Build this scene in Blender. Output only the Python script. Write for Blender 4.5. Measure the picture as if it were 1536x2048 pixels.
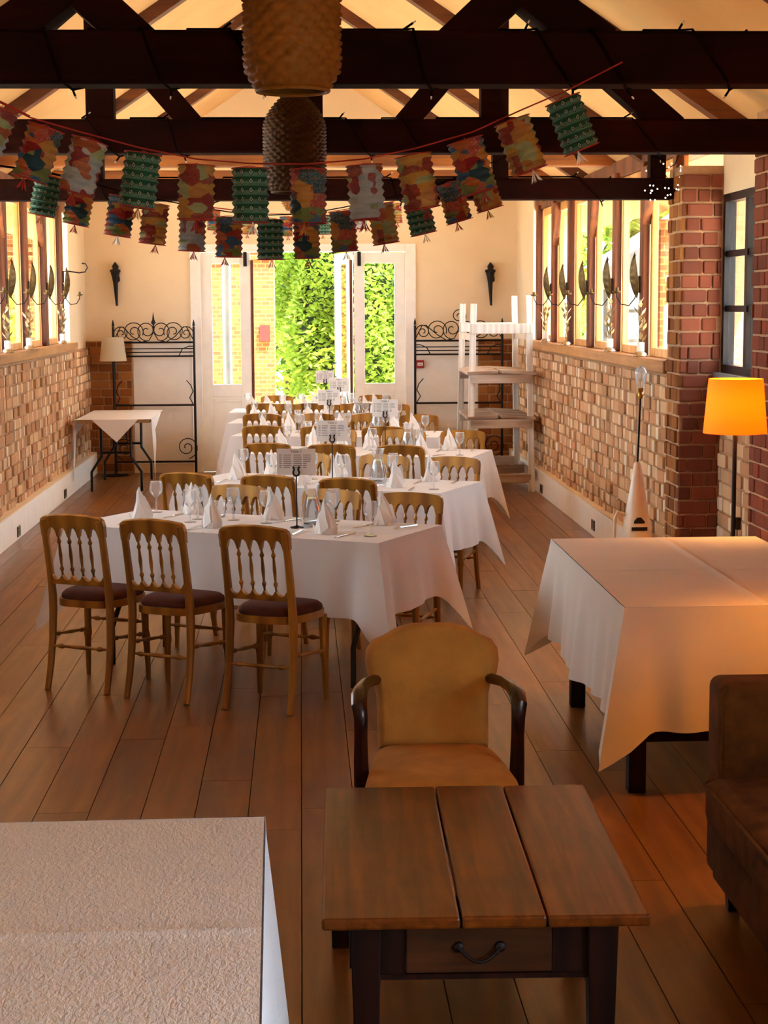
import bpy, bmesh, math, random
from mathutils import Vector, Matrix, Euler
R = math.radians
PI = math.pi
random.seed(7)
C = bpy.context.scene.collection
for o in list(bpy.data.objects): bpy.data.objects.remove(o)

# ------------------------------------------------------------------ camera
FPX, EYE = 3500.0, 1.9
pitch = math.atan(416 / FPX)
yaw = math.atan(165 / FPX * math.cos(pitch))
roll = R(.3)
fw = Vector((math.sin(yaw)*math.cos(pitch), math.cos(yaw)*math.cos(pitch), -math.sin(pitch)))
rt = Vector((math.cos(yaw), -math.sin(yaw), 0)); up = rt.cross(fw)
rt2 = math.cos(roll)*rt - math.sin(roll)*up; up2 = math.sin(roll)*rt + math.cos(roll)*up
cam_d = bpy.data.cameras.new('camera'); cam = bpy.data.objects.new('camera', cam_d); C.objects.link(cam)
cam_d.sensor_fit = 'AUTO'; cam_d.sensor_width = 36; cam_d.lens = 36*FPX/2048; cam_d.clip_end = 300; cam_d.clip_start = .05
m = Matrix((rt2, up2, -fw)).transposed().to_4x4(); m.translation = (0, 0, EYE); cam.matrix_world = m
bpy.context.scene.camera = cam
CP = Vector((0, 0, EYE))
def ray(x, y): return fw*FPX + (x-768)*rt2 - (y-1024)*up2
def atZ(x, y, z): d = ray(x, y); return CP + d*((z-EYE)/d.z)
def atY(x, y, Y): d = ray(x, y); return CP + d*(Y/d.y)

# ------------------------------------------------------------------ light
w = bpy.data.worlds.new('sky'); bpy.context.scene.world = w; w.use_nodes = True
bg = w.node_tree.nodes['Background']; bg.inputs[0].default_value = (.72, .86, 1.0, 1); bg.inputs[1].default_value = 8.2
sd = bpy.data.lights.new('sun', 'SUN'); sd.energy = 42; sd.angle = R(.6); sd.color = (1, .93, .80)
sun = bpy.data.objects.new('sun', sd); C.objects.link(sun)
sun.rotation_euler = Vector((-.50, .50, -1.60)).to_track_quat('-Z', 'Y').to_euler()
def portal(loc, rot, sx, sy):
    l = bpy.data.lights.new('daylight_portal', 'AREA'); l.shape = 'RECTANGLE'; l.size = sx; l.size_y = sy
    l.cycles.is_portal = True
    o = bpy.data.objects.new('daylight_portal', l); C.objects.link(o); o.location = loc; o.rotation_euler = rot
portal((2.62, 14.9, 2.2), (0, R(90), 0), 1.4, 7.0)
portal((-2.62, 13.2, 2.2), (0, R(-90), 0), 1.4, 10.4)
portal((.02, 20.15, 1.25), (R(90), 0, R(180)), 1.8, 2.5)
portal((2.9, 10.4, 2.0), (0, R(90), 0), 1.2, .9)
portal((2.96, 1.0, 1.5), (0, R(90), 0), 1.5, 4.0)
vs = bpy.context.scene.view_settings
vs.view_transform = 'Standard'; vs.look = 'None'; vs.exposure = 0.68; vs.gamma = 1.0; vs.use_curve_mapping = False
try: bpy.context.scene.cycles.max_bounces = 10; bpy.context.scene.cycles.diffuse_bounces = 6; bpy.context.scene.cycles.transparent_max_bounces = 24
except Exception: pass

# ------------------------------------------------------------------ materials
def hexc(h):
    h = h.lstrip('#'); out = []
    for i in (0, 2, 4):
        c = int(h[i:i+2], 16)/255; out.append(c/12.92 if c <= .04045 else ((c+.055)/1.055)**2.4)
    return (*out, 1)
class NT:
    def __init__(s, name):
        s.m = bpy.data.materials.new(name); s.m.use_nodes = True; s.t = s.m.node_tree
        s.b = s.t.nodes['Principled BSDF']; s.out = s.t.nodes['Material Output']
    def n(s, typ, **kw):
        x = s.t.nodes.new(typ)
        for k, v in kw.items(): setattr(x, k, v)
        return x
    def l(s, a, b): s.t.links.new(a, b)
    def val(s, a, sock):
        if isinstance(a, (int, float)): sock.default_value = a
        else: s.l(a, sock)
    def math(s, op, a, b=0.0, c=None):
        x = s.n('ShaderNodeMath', operation=op); s.val(a, x.inputs[0]); s.val(b, x.inputs[1])
        if c is not None: s.val(c, x.inputs[2])
        return x.outputs[0]
    def mix(s, fac, a, b, typ='MIX'):
        x = s.n('ShaderNodeMixRGB', blend_type=typ); s.val(fac, x.inputs[0])
        for v, k in ((a, 1), (b, 2)):
            if isinstance(v, tuple): x.inputs[k].default_value = v
            else: s.l(v, x.inputs[k])
        return x.outputs[0]
    def ramp(s, fac, stops):
        x = s.n('ShaderNodeValToRGB'); e = x.color_ramp.elements
        while len(e) < len(stops): e.new(.5)
        for i, (p, c) in enumerate(stops): e[i].position = p; e[i].color = c
        s.l(fac, x.inputs[0]); return x.outputs[0]
    def coord(s, scale=(1, 1, 1), which='Object', rand=False):
        tc = s.n('ShaderNodeTexCoord'); mp = s.n('ShaderNodeMapping'); mp.inputs['Scale'].default_value = scale
        src = tc.outputs[which]
        if rand:
            oi = s.n('ShaderNodeObjectInfo'); v = s.n('ShaderNodeVectorMath', operation='SCALE'); v.inputs[0].default_value = (37, 23, 51)
            s.l(oi.outputs['Random'], v.inputs['Scale']); a = s.n('ShaderNodeVectorMath', operation='ADD')
            s.l(src, a.inputs[0]); s.l(v.outputs[0], a.inputs[1]); src = a.outputs[0]
        s.l(src, mp.inputs[0]); return mp.outputs[0]
    def noise(s, vec, scale, detail=4, rough=.55, dist=0):
        x = s.n('ShaderNodeTexNoise'); x.inputs['Scale'].default_value = scale; x.inputs['Detail'].default_value = detail
        x.inputs['Roughness'].default_value = rough; x.inputs['Distortion'].default_value = dist
        if vec is not None: s.l(vec, x.inputs['Vector'])
        return x.outputs['Fac']
    def bump(s, h, strength, dist=.01):
        x = s.n('ShaderNodeBump'); x.inputs['Strength'].default_value = strength; x.inputs['Distance'].default_value = dist
        s.l(h, x.inputs['Height']); s.l(x.outputs[0], s.b.inputs['Normal'])
    def rnd(s):
        oi = s.n('ShaderNodeObjectInfo'); g = s.n('ShaderNodeNewGeometry')
        return s.math('FRACT', s.math('ADD', oi.outputs['Random'], g.outputs['Random Per Island']))
    def base(s, c):
        if isinstance(c, tuple): s.b.inputs['Base Color'].default_value = c
        else: s.l(c, s.b.inputs['Base Color'])
    def set(s, rough=.6, metal=0, **kw):
        s.b.inputs['Roughness'].default_value = rough; s.b.inputs['Metallic'].default_value = metal
        for k, v in kw.items(): s.b.inputs[k].default_value = v
        return s
M = {}
def plain(name, c, rough=.6, metal=0, var=.12, nscale=8, bump=0, bscale=60, **kw):
    t = NT(name); t.set(rough, metal, **kw); v = t.coord(rand=True)
    a = hexc(c); d = tuple(x*(1-var*2) for x in a[:3])+(1,)
    t.base(t.ramp(t.noise(v, nscale), [(.3, d), (.7, a)]))
    if bump: t.bump(t.noise(v, bscale, 6), bump)
    M[name] = t.m; return t.m
def wood(name, c1, c2, axis='Y', scale=1., rough=.45, bump=.15, tone=.25, ring=1., blotch=.25, spec=.5, wave=.3):
    t = NT(name); t.set(rough, **{'Specular IOR Level': spec})
    st = {'X': (.9, 14, 14), 'Y': (14, .9, 14), 'Z': (14, 14, .9)}[axis]; st = tuple(x*scale for x in st)
    v = t.coord(st, rand=True)
    n1 = t.noise(v, 1.2, 6, .6, 1.2*ring); wv = t.n('ShaderNodeTexWave', wave_type='BANDS'); wv.inputs['Scale'].default_value = .35
    wv.inputs['Distortion'].default_value = 7*ring; wv.inputs['Detail'].default_value = 3; t.l(v, wv.inputs['Vector'])
    f = t.math('ADD', t.math('MULTIPLY', n1, 1-wave), t.math('MULTIPLY', wv.outputs['Fac'], wave))
    col = t.ramp(f, [(.25, hexc(c1)), (.75, hexc(c2))])
    bl = t.noise(t.coord((1, 1, 1), rand=True), 3.5, 4, .6)
    tn = t.math('ADD', t.math('MULTIPLY', t.rnd(), tone), t.math('MULTIPLY_ADD', bl, blotch*2, 1-tone*.6-blotch))
    hs = t.n('ShaderNodeHueSaturation'); t.l(col, hs.inputs['Color']); t.l(tn, hs.inputs['Value']); t.base(hs.outputs[0])
    t.bump(f, bump, .004); M[name] = t.m; return t.m
def brickmat(name, cols, rough=.85, bump=.5, stain=None):
    t = NT(name); t.set(rough, **{'Specular IOR Level': .25}); v = t.coord(rand=True); r = t.rnd()
    n = len(cols); c = t.ramp(r, [(i/(n-1), hexc(x)) for i, x in enumerate(cols)])
    nz = t.noise(v, 22, 6); col = t.mix(t.math('MULTIPLY', nz, .55), c, hexc(stain or cols[0]))
    t.base(col); t.bump(t.noise(v, 70, 6), bump, .006); M[name] = t.m; return t.m
def glass(name, tint=(1, 1, 1, 1), refl=1., rough=.0, glint_mix=0):
    t = NT(name); t.t.nodes.remove(t.b)
    tr = t.n('ShaderNodeBsdfTransparent'); tr.inputs[0].default_value = tint
    gl = t.n('ShaderNodeBsdfGlossy'); gl.inputs['Roughness'].default_value = rough
    fr = t.n('ShaderNodeFresnel'); fr.inputs[0].default_value = 1.45
    mx = t.n('ShaderNodeMixShader'); t.l(t.math('MULTIPLY', fr.outputs[0], refl), mx.inputs[0]); t.l(tr.outputs[0], mx.inputs[1]); t.l(gl.outputs[0], mx.inputs[2])
    if glint_mix:
        df = t.n('ShaderNodeBsdfTranslucent'); m2 = t.n('ShaderNodeMixShader'); m2.inputs[0].default_value = glint_mix; t.l(mx.outputs[0], m2.inputs[1]); t.l(df.outputs[0], m2.inputs[2]); mx = m2  # translucent white mixed in to stand for bright outlines on the glass
    t.l(mx.outputs[0], t.out.inputs[0]); M[name] = t.m; return t.m
def translucent(name, c, k=.4, rough=.8, patt=None):
    t = NT(name); t.set(rough, **{'Specular IOR Level': .2}); col = patt(t) if patt else None
    if col is None:
        a = hexc(c); v = t.coord(rand=True); r = t.rnd()
        col = t.mix(t.math('MULTIPLY', r, .5), a, tuple(x*.55 for x in a[:3])+(1,))
    if patt: col = t.mix(.45, col, (0, 0, 0, 1))
    t.base(col); tl = t.n('ShaderNodeBsdfTranslucent'); t.l(col, tl.inputs[0]); mx = t.n('ShaderNodeMixShader'); mx.inputs[0].default_value = k
    t.l(t.b.outputs[0], mx.inputs[1]); t.l(tl.outputs[0], mx.inputs[2]); t.l(mx.outputs[0], t.out.inputs[0]); M[name] = t.m; return t.m
def cloth(name, c, bump=.12, bscale=9, fine=0, k=.12):
    t = NT(name); t.set(.9, **{'Specular IOR Level': .15}); v = t.coord()
    a = hexc(c); col = t.mix(t.noise(v, 3), a, tuple(x*.9 for x in a[:3])+(1,)); t.base(col)
    h = t.noise(v, bscale, 5, .6, .8)
    if fine: h = t.math('ADD', t.math('MULTIPLY', h, .3), t.noise(t.coord((1, .45, 1)), fine, 3, .5, .6))
    t.bump(h, bump, .012)
    tl = t.n('ShaderNodeBsdfTranslucent'); t.l(col, tl.inputs[0]); mx = t.n('ShaderNodeMixShader'); mx.inputs[0].default_value = k
    t.l(t.b.outputs[0], mx.inputs[1]); t.l(tl.outputs[0], mx.inputs[2]); t.l(mx.outputs[0], t.out.inputs[0]); M[name] = t.m; return t.m

wood('floor_oak', '663a14', '99672b', 'Y', .7, .31, .045, .28, 1.2, .3, .5, .12)
plain('subfloor', '2a1508', .7)
wood('dark_beam', '140402', '280a04', 'X', 1, .8, .3, .2, spec=.08)
wood('rafter_wood', '4a230c', '7a4418', 'X', 1, .6, .4, .3)
wood('lit_beam', '6b3a12', 'a8662a', 'X', 1, .6, .4, .2)  # paler brown: light from below put into the far beams' colour
wood('post_wood', '4a200a', '8a4a18', 'Z', 1, .6, .4, .3)
wood('sash_wood', 'c8893e', 'eebb74', 'Z', .8, .5, .2, .2)
wood('sill_wood', '8a5320', 'c98e4a', 'Y', 1, .6, .5, .2)
wood('table_oak', '3c1804', '8c4a14', 'Y', 1.6, .30, .10, .45, .6, .6, .22, .06)
wood('dark_oak', '140502', '2c0e05', 'Z', 1, .5, .2, .2, spec=.2)
wood('drawer_oak', '240f04', '5c3210', 'X', 1, .6, .2, .2, 1, .5, .2, .1)
wood('mahogany', '1a0804', '3a150a', 'Z', 1, .25, .1, .1)
wood('white_shelf', 'cfc4b4', 'f2ece0', 'Z', 1, .8, .5, .15)
wood('rough_plank', '8a6a52', 'd8c6b2', 'X', 1, .8, .5, .2)
wood('gilt', '7e4e12', 'b8822c', 'Z', .6, .38, .05, .1, .4)
M['gilt'].node_tree.nodes['Principled BSDF'].inputs['Metallic'].default_value = .35
plain('ceiling_plaster', 'e6ba7e', .9, var=.06, nscale=2, bump=.25, bscale=7)
plain('plaster', 'ecd6b2', .9, var=.03, nscale=3, bump=.1, bscale=12)
plain('white_paint', 'faf5ea', .5, var=.04)
plain('white_panel', 'f1ebe0', .6, var=.03)
plain('mortar', 'b5875c', .95, var=.15, nscale=20, bump=.6, bscale=50)
plain('mortar_pale', 'c0946c', .95, var=.12, nscale=20, bump=.6, bscale=50)
brickmat('brick_soft', ['93552f', 'c48a58', 'b0764c', 'd6a878', 'a06f46', 'be784a', 'deb788'], stain='d6b286')
brickmat('brick_pale', ['e8cfa8', 'd8b48c', 'f0dcb8', 'c89a70', 'e0c098'], stain='e8d0b0')
brickmat('brick_red', ['6e3420', '8a4228', '7a3a22', '5c2a18', '904a30'], stain='8a5440')
brickmat('brick_brown', ['8a4f22', 'a8662e', '6e3a16', 'b87838'], stain='8a5426')
plain('iron', '1a0c08', .5, .4, .1)
plain('black_metal', '140c0a', .4, .3, .1)
plain('grey_metal', '8f8a86', .45, .5, .1)
plain('brass', 'b8933e', .35, .8, .1)
plain('silver', 'd8d6d2', .22, 1., .05)
plain('bronze_leaf', '6e5220', .45, .6, .2)
plain('pale_leaf', 'c8b07c', .5, .3, .2)
plain('wax', 'fff6e0', .6, var=.02)
plain('seat_velvet', '5a2508', .95, var=.2, nscale=12, bump=.2)
plain('gold_velvet', 'c08a3c', .95, var=.14, nscale=9, bump=.15, bscale=90)
plain('sofa_velvet', '6e4218', .9, var=.3, nscale=10, bump=.25, bscale=12, **{'Specular IOR Level': .2})
plain('paper', 'f2efe8', .8, var=.02)
plain('ink', '4a4444', .8, var=.0)
plain('cord_red', 'a02418', .8); plain('cord_dark', '0a0302', .9, **{'Specular IOR Level': .05})
plain('enamel', 'e2cfae', .35, var=.06)
plain('red_plastic', 'a8201c', .4); plain('white_plastic', 'f0ece6', .4, var=.02)
plain('socket_bronze', '6e5a3c', .35, .6)
plain('bark', '3a2a1c', .9, bump=.5); plain('paving', 'cfc2ac', .9, var=.08, bump=.3, bscale=20)
plain('grey_pipe', '8c9094', .5)
plain('slate_roof', '4a4644', .8)
plain('shed_white', 'd8d2c6', .8); plain('shed_dark', '4a443c', .8)
plain('ply_edge', 'a87a44', .6)
t = NT('facade_brick'); t.set(.9); v = t.coord(); tb = t.n('ShaderNodeTexBrick'); tb.inputs['Scale'].default_value = 4.4; tb.inputs['Color1'].default_value = hexc('8a4a14'); tb.inputs['Color2'].default_value = hexc('6a340e'); tb.inputs['Mortar'].default_value = hexc('946430'); tb.inputs['Mortar Size'].default_value = .03
rx_ = t.n('ShaderNodeMapping'); rx_.inputs['Rotation'].default_value = (R(90), 0, 0); t.l(v, rx_.inputs[0]); t.l(rx_.outputs[0], tb.inputs['Vector']); t.base(tb.outputs['Color']); M['facade_brick'] = t.m
cloth('linen', 'eeeae6', .10, 9); cloth('linen_crinkle', 'e8e8ea', .45, 10, 120); cloth('linen_warm', 'efe4d6', .08, 7)
cloth('napkin', 'f4f0ea', .06, 20)
glass('window_glass', (.97, .98, .98, 1), .3); glass('crystal', (.985, .99, .99, 1), 1.3, glint_mix=.16); glass('water', (.90, .95, .98, 1), 1.4)
translucent('leaf_green', '86a236', .45); translucent('leaf_dark', '54781e', .4); translucent('leaf_yellow', 'b4b850', .45)
translucent('shade_cream', 'efe2c8', .5); translucent('shade_amber', 'eba348', .55)
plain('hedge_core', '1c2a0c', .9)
plain('wicker', '7e4e14', .6, var=.10, nscale=60, **{'Specular IOR Level': .2}); plain('wicker_dark', '4a2a0a', .6, var=.2, nscale=30, **{'Specular IOR Level': .15})
def emis(name, c, s):
    t = NT(name); t.base(hexc(c)); t.b.inputs['Emission Color'].default_value = hexc(c); t.b.inputs['Emission Strength'].default_value = s; M[name] = t.m
emis('bulb_glow', 'ffb050', 60); emis('fairy_glow', 'fff4e0', 4)
def uvn(t):
    tc = t.n('ShaderNodeTexCoord'); sp = t.n('ShaderNodeSeparateXYZ'); t.l(tc.outputs['UV'], sp.inputs[0]); return tc.outputs['UV'], sp.outputs[0], sp.outputs[1]
def patt_green(t):
    uv, u, v = uvn(t)
    band = t.math('GREATER_THAN', t.math('SINE', t.math('MULTIPLY', v, 2*PI*6)), 0)
    col = t.mix(band, hexc('2c6a4a'), hexc('6ea08a'))
    du = t.math('ABSOLUTE', t.math('SUBTRACT', t.math('FRACT', t.math('MULTIPLY', u, 12)), .5))
    dv = t.math('ABSOLUTE', t.math('SUBTRACT', t.math('FRACT', t.math('MULTIPLY', v, 6)), .5))
    d = t.math('ADD', t.math('MULTIPLY', du, 1.3), t.math('MULTIPLY', dv, 1.0))
    ring = t.math('MULTIPLY', t.math('GREATER_THAN', d, .16), t.math('LESS_THAN', d, .30))
    dark = t.math('MULTIPLY', t.math('GREATER_THAN', d, .30), t.math('LESS_THAN', d, .40))
    return t.mix(ring, t.mix(dark, col, hexc('12302a')), hexc('d8d0c0'))
def patt_patch(cols, seed, swirl=14):
    def f(t):
        uv, u, v = uvn(t); mp = t.n('ShaderNodeMapping'); mp.inputs['Location'].default_value = (seed*1.7, seed*.9, 0); mp.inputs['Scale'].default_value = (4, 3, 1); t.l(uv, mp.inputs[0])
        vo = t.n('ShaderNodeTexVoronoi', distance='MANHATTAN'); vo.inputs['Scale'].default_value = 1.5; t.l(mp.outputs[0], vo.inputs['Vector'])
        sp = t.n('ShaderNodeSeparateColor'); t.l(vo.outputs['Color'], sp.inputs[0])
        n = len(cols); x = t.n('ShaderNodeValToRGB'); x.color_ramp.interpolation = 'CONSTANT'; e = x.color_ramp.elements
        while len(e) < n: e.new(.5)
        for i, c in enumerate(cols): e[i].position = i/n; e[i].color = hexc(c)
        t.l(sp.outputs[0], x.inputs[0])
        nz = t.noise(mp.outputs[0], swirl, 3, .5, 2.5); mk = t.math('GREATER_THAN', nz, .56)
        return t.mix(t.math('MULTIPLY', mk, .65), x.outputs[0], t.mix(sp.outputs[1], hexc('f0e0c0'), hexc('4a1a20')))
    return f
translucent('lantern_green', '', .12, patt=patt_green)
translucent('lantern_patch', '', .12, patt=patt_patch(['d86a28', 'b02a30', '4a78a0', 'e0a040', '8a9a50', 'c84a3c', '2c5a6a'], 1))
translucent('lantern_floral', '', .12, patt=patt_patch(['c8d4dc', 'd8dee0', 'b8c88a', 'c86a40', 'a8444c', 'c8d4dc'], 5, 20))
translucent('lantern_gold', '', .12, patt=patt_patch(['e8b050', 'e0a040', 'd8924a', 'b8c48a', 'e8b050', 'b04038'], 9, 16))

# ------------------------------------------------------------------ mesh builder
class MB:
    def __init__(s): s.v = []; s.f = []; s.uv = None
    def add(s, vs, fs, M4=None):
        k = len(s.v)
        s.v += [tuple(M4 @ Vector(p)) for p in vs] if M4 is not None else [tuple(p) for p in vs]
        s.f += [tuple(i+k for i in f) for f in fs]; return s
    def box(s, c, d, rot=None, tap=1.0):
        x, y, z = (a/2 for a in d); vs = []
        for sz in (-1, 1):
            k = tap if sz < 0 else 1
            vs += [(-x*k, -y*k, sz*z), (x*k, -y*k, sz*z), (x*k, y*k, sz*z), (-x*k, y*k, sz*z)]
        T = Matrix.Translation(c)
        if rot: T = T @ Euler(rot).to_matrix().to_4x4()
        return s.add(vs, [(3, 2, 1, 0), (4, 5, 6, 7), (0, 1, 5, 4), (1, 2, 6, 5), (2, 3, 7, 6), (3, 0, 4, 7)], T)
    def bb(s, x0, x1, y0, y1, z0, z1): return s.box(((x0+x1)/2, (y0+y1)/2, (z0+z1)/2), (abs(x1-x0), abs(y1-y0), abs(z1-z0)))
    def bar(s, p0, p1, w, h, upv=(0, 0, 1)):
        p0 = Vector(p0); p1 = Vector(p1); d = (p1-p0); L = d.length; d.normalize(); u = Vector(upv)
        a = d.cross(u)
        if a.length < 1e-4: a = d.cross(Vector((0, 1, 0)))
        a.normalize(); b = a.cross(d)
        T = Matrix((a, d, b)).transposed().to_4x4(); T.translation = (p0+p1)/2
        x, y, z = w/2, L/2, h/2
        return s.add([(-x,-y,-z),(x,-y,-z),(x,y,-z),(-x,y,-z),(-x,-y,z),(x,-y,z),(x,y,z),(-x,y,z)], [(3,2,1,0),(4,5,6,7),(0,1,5,4),(1,2,6,5),(2,3,7,6),(3,0,4,7)], T)
    def tube(s, pts, r, n=8, closed=False, sq=None):
        pts = [Vector(p) for p in pts]; m = len(pts); k = len(s.v); rs = r if isinstance(r, (list, tuple)) else [r]*m
        t0 = (pts[1]-pts[0]).normalized(); ref = Vector((0, 0, 1)) if abs(t0.z) < .9 else Vector((1, 0, 0))
        a = t0.cross(ref).normalized()
        for i in range(m):
            t = (pts[min(i+1, m-1)]-pts[max(i-1, 0)])
            if t.length < 1e-9: t = t0
            t.normalize(); a = (a-t*a.dot(t)).normalized(); b = t.cross(a)
            for j in range(n):
                th = 2*PI*j/n + (PI/n if sq else 0)
                s.v.append(tuple(pts[i]+(a*math.cos(th)*(sq[0] if sq else 1)+b*math.sin(th)*(sq[1] if sq else 1))*rs[i]))
        for i in range(m-1):
            for j in range(n): s.f.append((k+i*n+j, k+i*n+(j+1) % n, k+(i+1)*n+(j+1) % n, k+(i+1)*n+j))
        s.f.append(tuple(k+j for j in range(n))[::-1]); s.f.append(tuple(k+(m-1)*n+j for j in range(n))); return s
    def lathe(s, prof, n=16, T=None, cap=(False, False)):
        k = len(s.v); vs = [(r*math.cos(2*PI*j/n), r*math.sin(2*PI*j/n), z) for r, z in prof for j in range(n)]; m = len(prof)
        fs = [(i*n+j, i*n+(j+1) % n, (i+1)*n+(j+1) % n, (i+1)*n+j) for i in range(m-1) for j in range(n)]
        if cap[0]: fs.append(tuple(range(n))[::-1])
        if cap[1]: fs.append(tuple((m-1)*n+j for j in range(n)))
        return s.add(vs, fs, T)
    def prism(s, poly, y0, y1, T=None):
        n = len(poly); vs = [(x, y0, z) for x, z in poly]+[(x, y1, z) for x, z in poly]
        fs = [tuple(range(n)), tuple(range(2*n-1, n-1, -1))]+[(i, n+i, n+(i+1) % n, (i+1) % n) for i in range(n)]
        return s.add(vs, fs, T)
    def cushion(s, poly, y0, depth, rings=5, edge=.04, T=None):
        # closed padded shape: outline in xz, bulging from y0 forward (-y) by depth, flat back
        n = len(poly); cx = sum(p[0] for p in poly)/n; cz = sum(p[1] for p in poly)/n; vs = []; 
        for i in range(rings+1):
            a = PI/2*i/rings; sc = 1-(1-math.cos(a))*edge*4; dy = depth*math.sin(a)
            vs += [(cx+(x-cx)*sc, y0-dy, cz+(z-cz)*sc) for x, z in poly]
        fs = [(i*n+j, i*n+(j+1) % n, (i+1)*n+(j+1) % n, (i+1)*n+j) for i in range(rings) for j in range(n)]
        fs = [f[::-1] for f in fs]; fs.append(tuple(range(n))); fs.append(tuple(rings*n+j for j in range(n))[::-1])
        return s.add(vs, fs, T)
    def mesh(s, name, mat, smooth=False, angle=40):
        me = bpy.data.meshes.new(name); me.from_pydata(s.v, [], s.f)
        if s.uv:
            ul = me.uv_layers.new(name='UVMap')
            for lp in me.loops: ul.data[lp.index].uv = s.uv[lp.vertex_index]
        bm = bmesh.new(); bm.from_mesh(me); bmesh.ops.recalc_face_normals(bm, faces=bm.faces); bm.to_mesh(me); bm.free()
        if smooth:
            me.shade_smooth(); me.set_sharp_from_angle(angle=R(angle))
        me.materials.append(M[mat] if isinstance(mat, str) else mat); return me
    def build(s, name, mat, parent=None, smooth=False, bevel=0, loc=None, angle=40):
        o = bpy.data.objects.new(name, s.mesh(name, mat, smooth, angle)); C.objects.link(o)
        if parent: o.parent = parent
        if loc: o.location = loc
        if bevel:
            b = o.modifiers.new('bevel', 'BEVEL'); b.width = bevel; b.segments = 2; b.limit_method = 'ANGLE'; b.angle_limit = R(40)
        return o
def tag(o, label, cat, group=None):
    o['label'] = label; o['category'] = cat
    if group: o['group'] = group
    return o
def thing(name, label, cat, loc=(0, 0, 0), rz=0, group=None):
    o = bpy.data.objects.new(name, None); C.objects.link(o); o.location = loc; o.rotation_euler = (0, 0, rz); o.empty_display_size = .05
    if label: tag(o, label, cat, group)
    return o
def struct(name, parent=None, loc=(0, 0, 0)):
    o = bpy.data.objects.new(name, None); C.objects.link(o); o['kind'] = 'structure'; o.location = loc; o.empty_display_size = .05; return o
def kids(o): return list(o.children)
def copy_tree(o, loc=None, rz=None, label=None, parent=None):
    c = o.copy(); C.objects.link(c); c.parent = parent
    if loc is not None: c.location = loc
    if rz is not None: c.rotation_euler = (0, 0, rz)
    if label: c['label'] = label
    for ch in kids(o): copy_tree(ch, parent=c)
    return c
def shared(name, me, parent, loc, rot=None, scale=None):
    o = bpy.data.objects.new(name, me); C.objects.link(o); o.parent = parent; o.location = loc
    if rot: o.rotation_euler = rot
    if scale: o.scale = scale
    return o
ORD = ['first', 'second', 'third', 'fourth', 'fifth', 'sixth', 'seventh', 'eighth', 'ninth', 'tenth', 'eleventh', 'twelfth', 'thirteenth', 'fourteenth']

# ================================================================== SETTING
FAR, XL, XR = 20.0, -2.40, 2.44        # far wall, brick faces of the side walls
SILL = 1.52; APEX, SLOPE = 4.70, .67
def roofz(x): return APEX-SLOPE*abs(x)

# floor: planks on a slab
floor = MB().bb(-2.75, 3.0, -2.6, FAR+.1, -.10, -.022).build('floor', 'subfloor'); floor['kind'] = 'structure'
PWID = .2
plank_meshes = {}
x0 = atZ(271.7, 1403, 0).x % PWID
nx = -14
for ix in range(-13, 14):
    px = ix*PWID+x0
    if px+PWID < -2.36 or px > 2.7: continue
    y = 2.6+random.uniform(-1.8, 0)
    while y < FAR+.05:
        L = random.choice([1.7, 2.0, 2.2, 2.4]); y1 = min(y+L, FAR+.05); yy0 = max(y, 2.4)
        if y1-yy0 > .05:
            key = round(y1-yy0, 2)
            if key not in plank_meshes:
                plank_meshes[key] = MB().bb(0, PWID-.0035, 0, key-.0035, -.02, 0).mesh('plank', 'floor_oak')
            shared('plank', plank_meshes[key], floor, (px, yy0, random.uniform(-.0008, .0004)))
        y = y1
MB().bb(-2.4, 2.7, -2.5, 2.4, -.022, 0).build('plank_end', 'floor_oak', floor)

# ceiling: two plastered slopes with common rafters
ceiling = struct('ceiling')
for sgn in (-1, 1):
    MB().prism([(0, APEX), (sgn*3.05, roofz(3.05)), (sgn*3.05, roofz(3.05)+.12), (0, APEX+.12)], -2.6, FAR+.5).build('plaster_slope', 'ceiling_plaster', ceiling)  # unseen overhang past the walls, added to keep sun off the windows
for ry in (.9, 3.1, 5.3, 7.75, 10.3, 12.85, 15.45, 17.9):
    for sgn in (-1, 1):
        MB().bar((sgn*.02, ry, APEX-.05), (sgn*2.62, ry, roofz(2.62)-.05), .13, .11, (0, 0, 1)).build('rafter', 'rafter_wood', ceiling)
MB().bb(-.03, .03, -2.5, FAR, APEX-.2, APEX-.03).build('ridge_board', 'rafter_wood', ceiling)

# far wall with the double door opening
wall_far = struct('wall_far')
DX0, DX1, DTOP = -1.17, 1.24, 2.52
b = MB()
b.prism([(-2.75, 0), (DX0, 0), (DX0, DTOP), (DX1, DTOP), (DX1, 0), (2.85, 0), (2.85, roofz(2.85)), (0, APEX), (-2.75, roofz(2.75))], FAR, FAR+.25)
b.build('plaster_face', 'plaster', wall_far)
for (xa, xb) in ((-1.90, DX0-.06), (DX1+.06, 2.02)):
    MB().bb(xa, xb, FAR-.012, FAR+.01, .10, 1.50).build('white_panel', 'white_panel', wall_far, bevel=.004)
    MB().bb(xa, xb, FAR-.02, FAR+.01, .745, .765).build('panel_rail', 'white_panel', wall_far)

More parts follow.
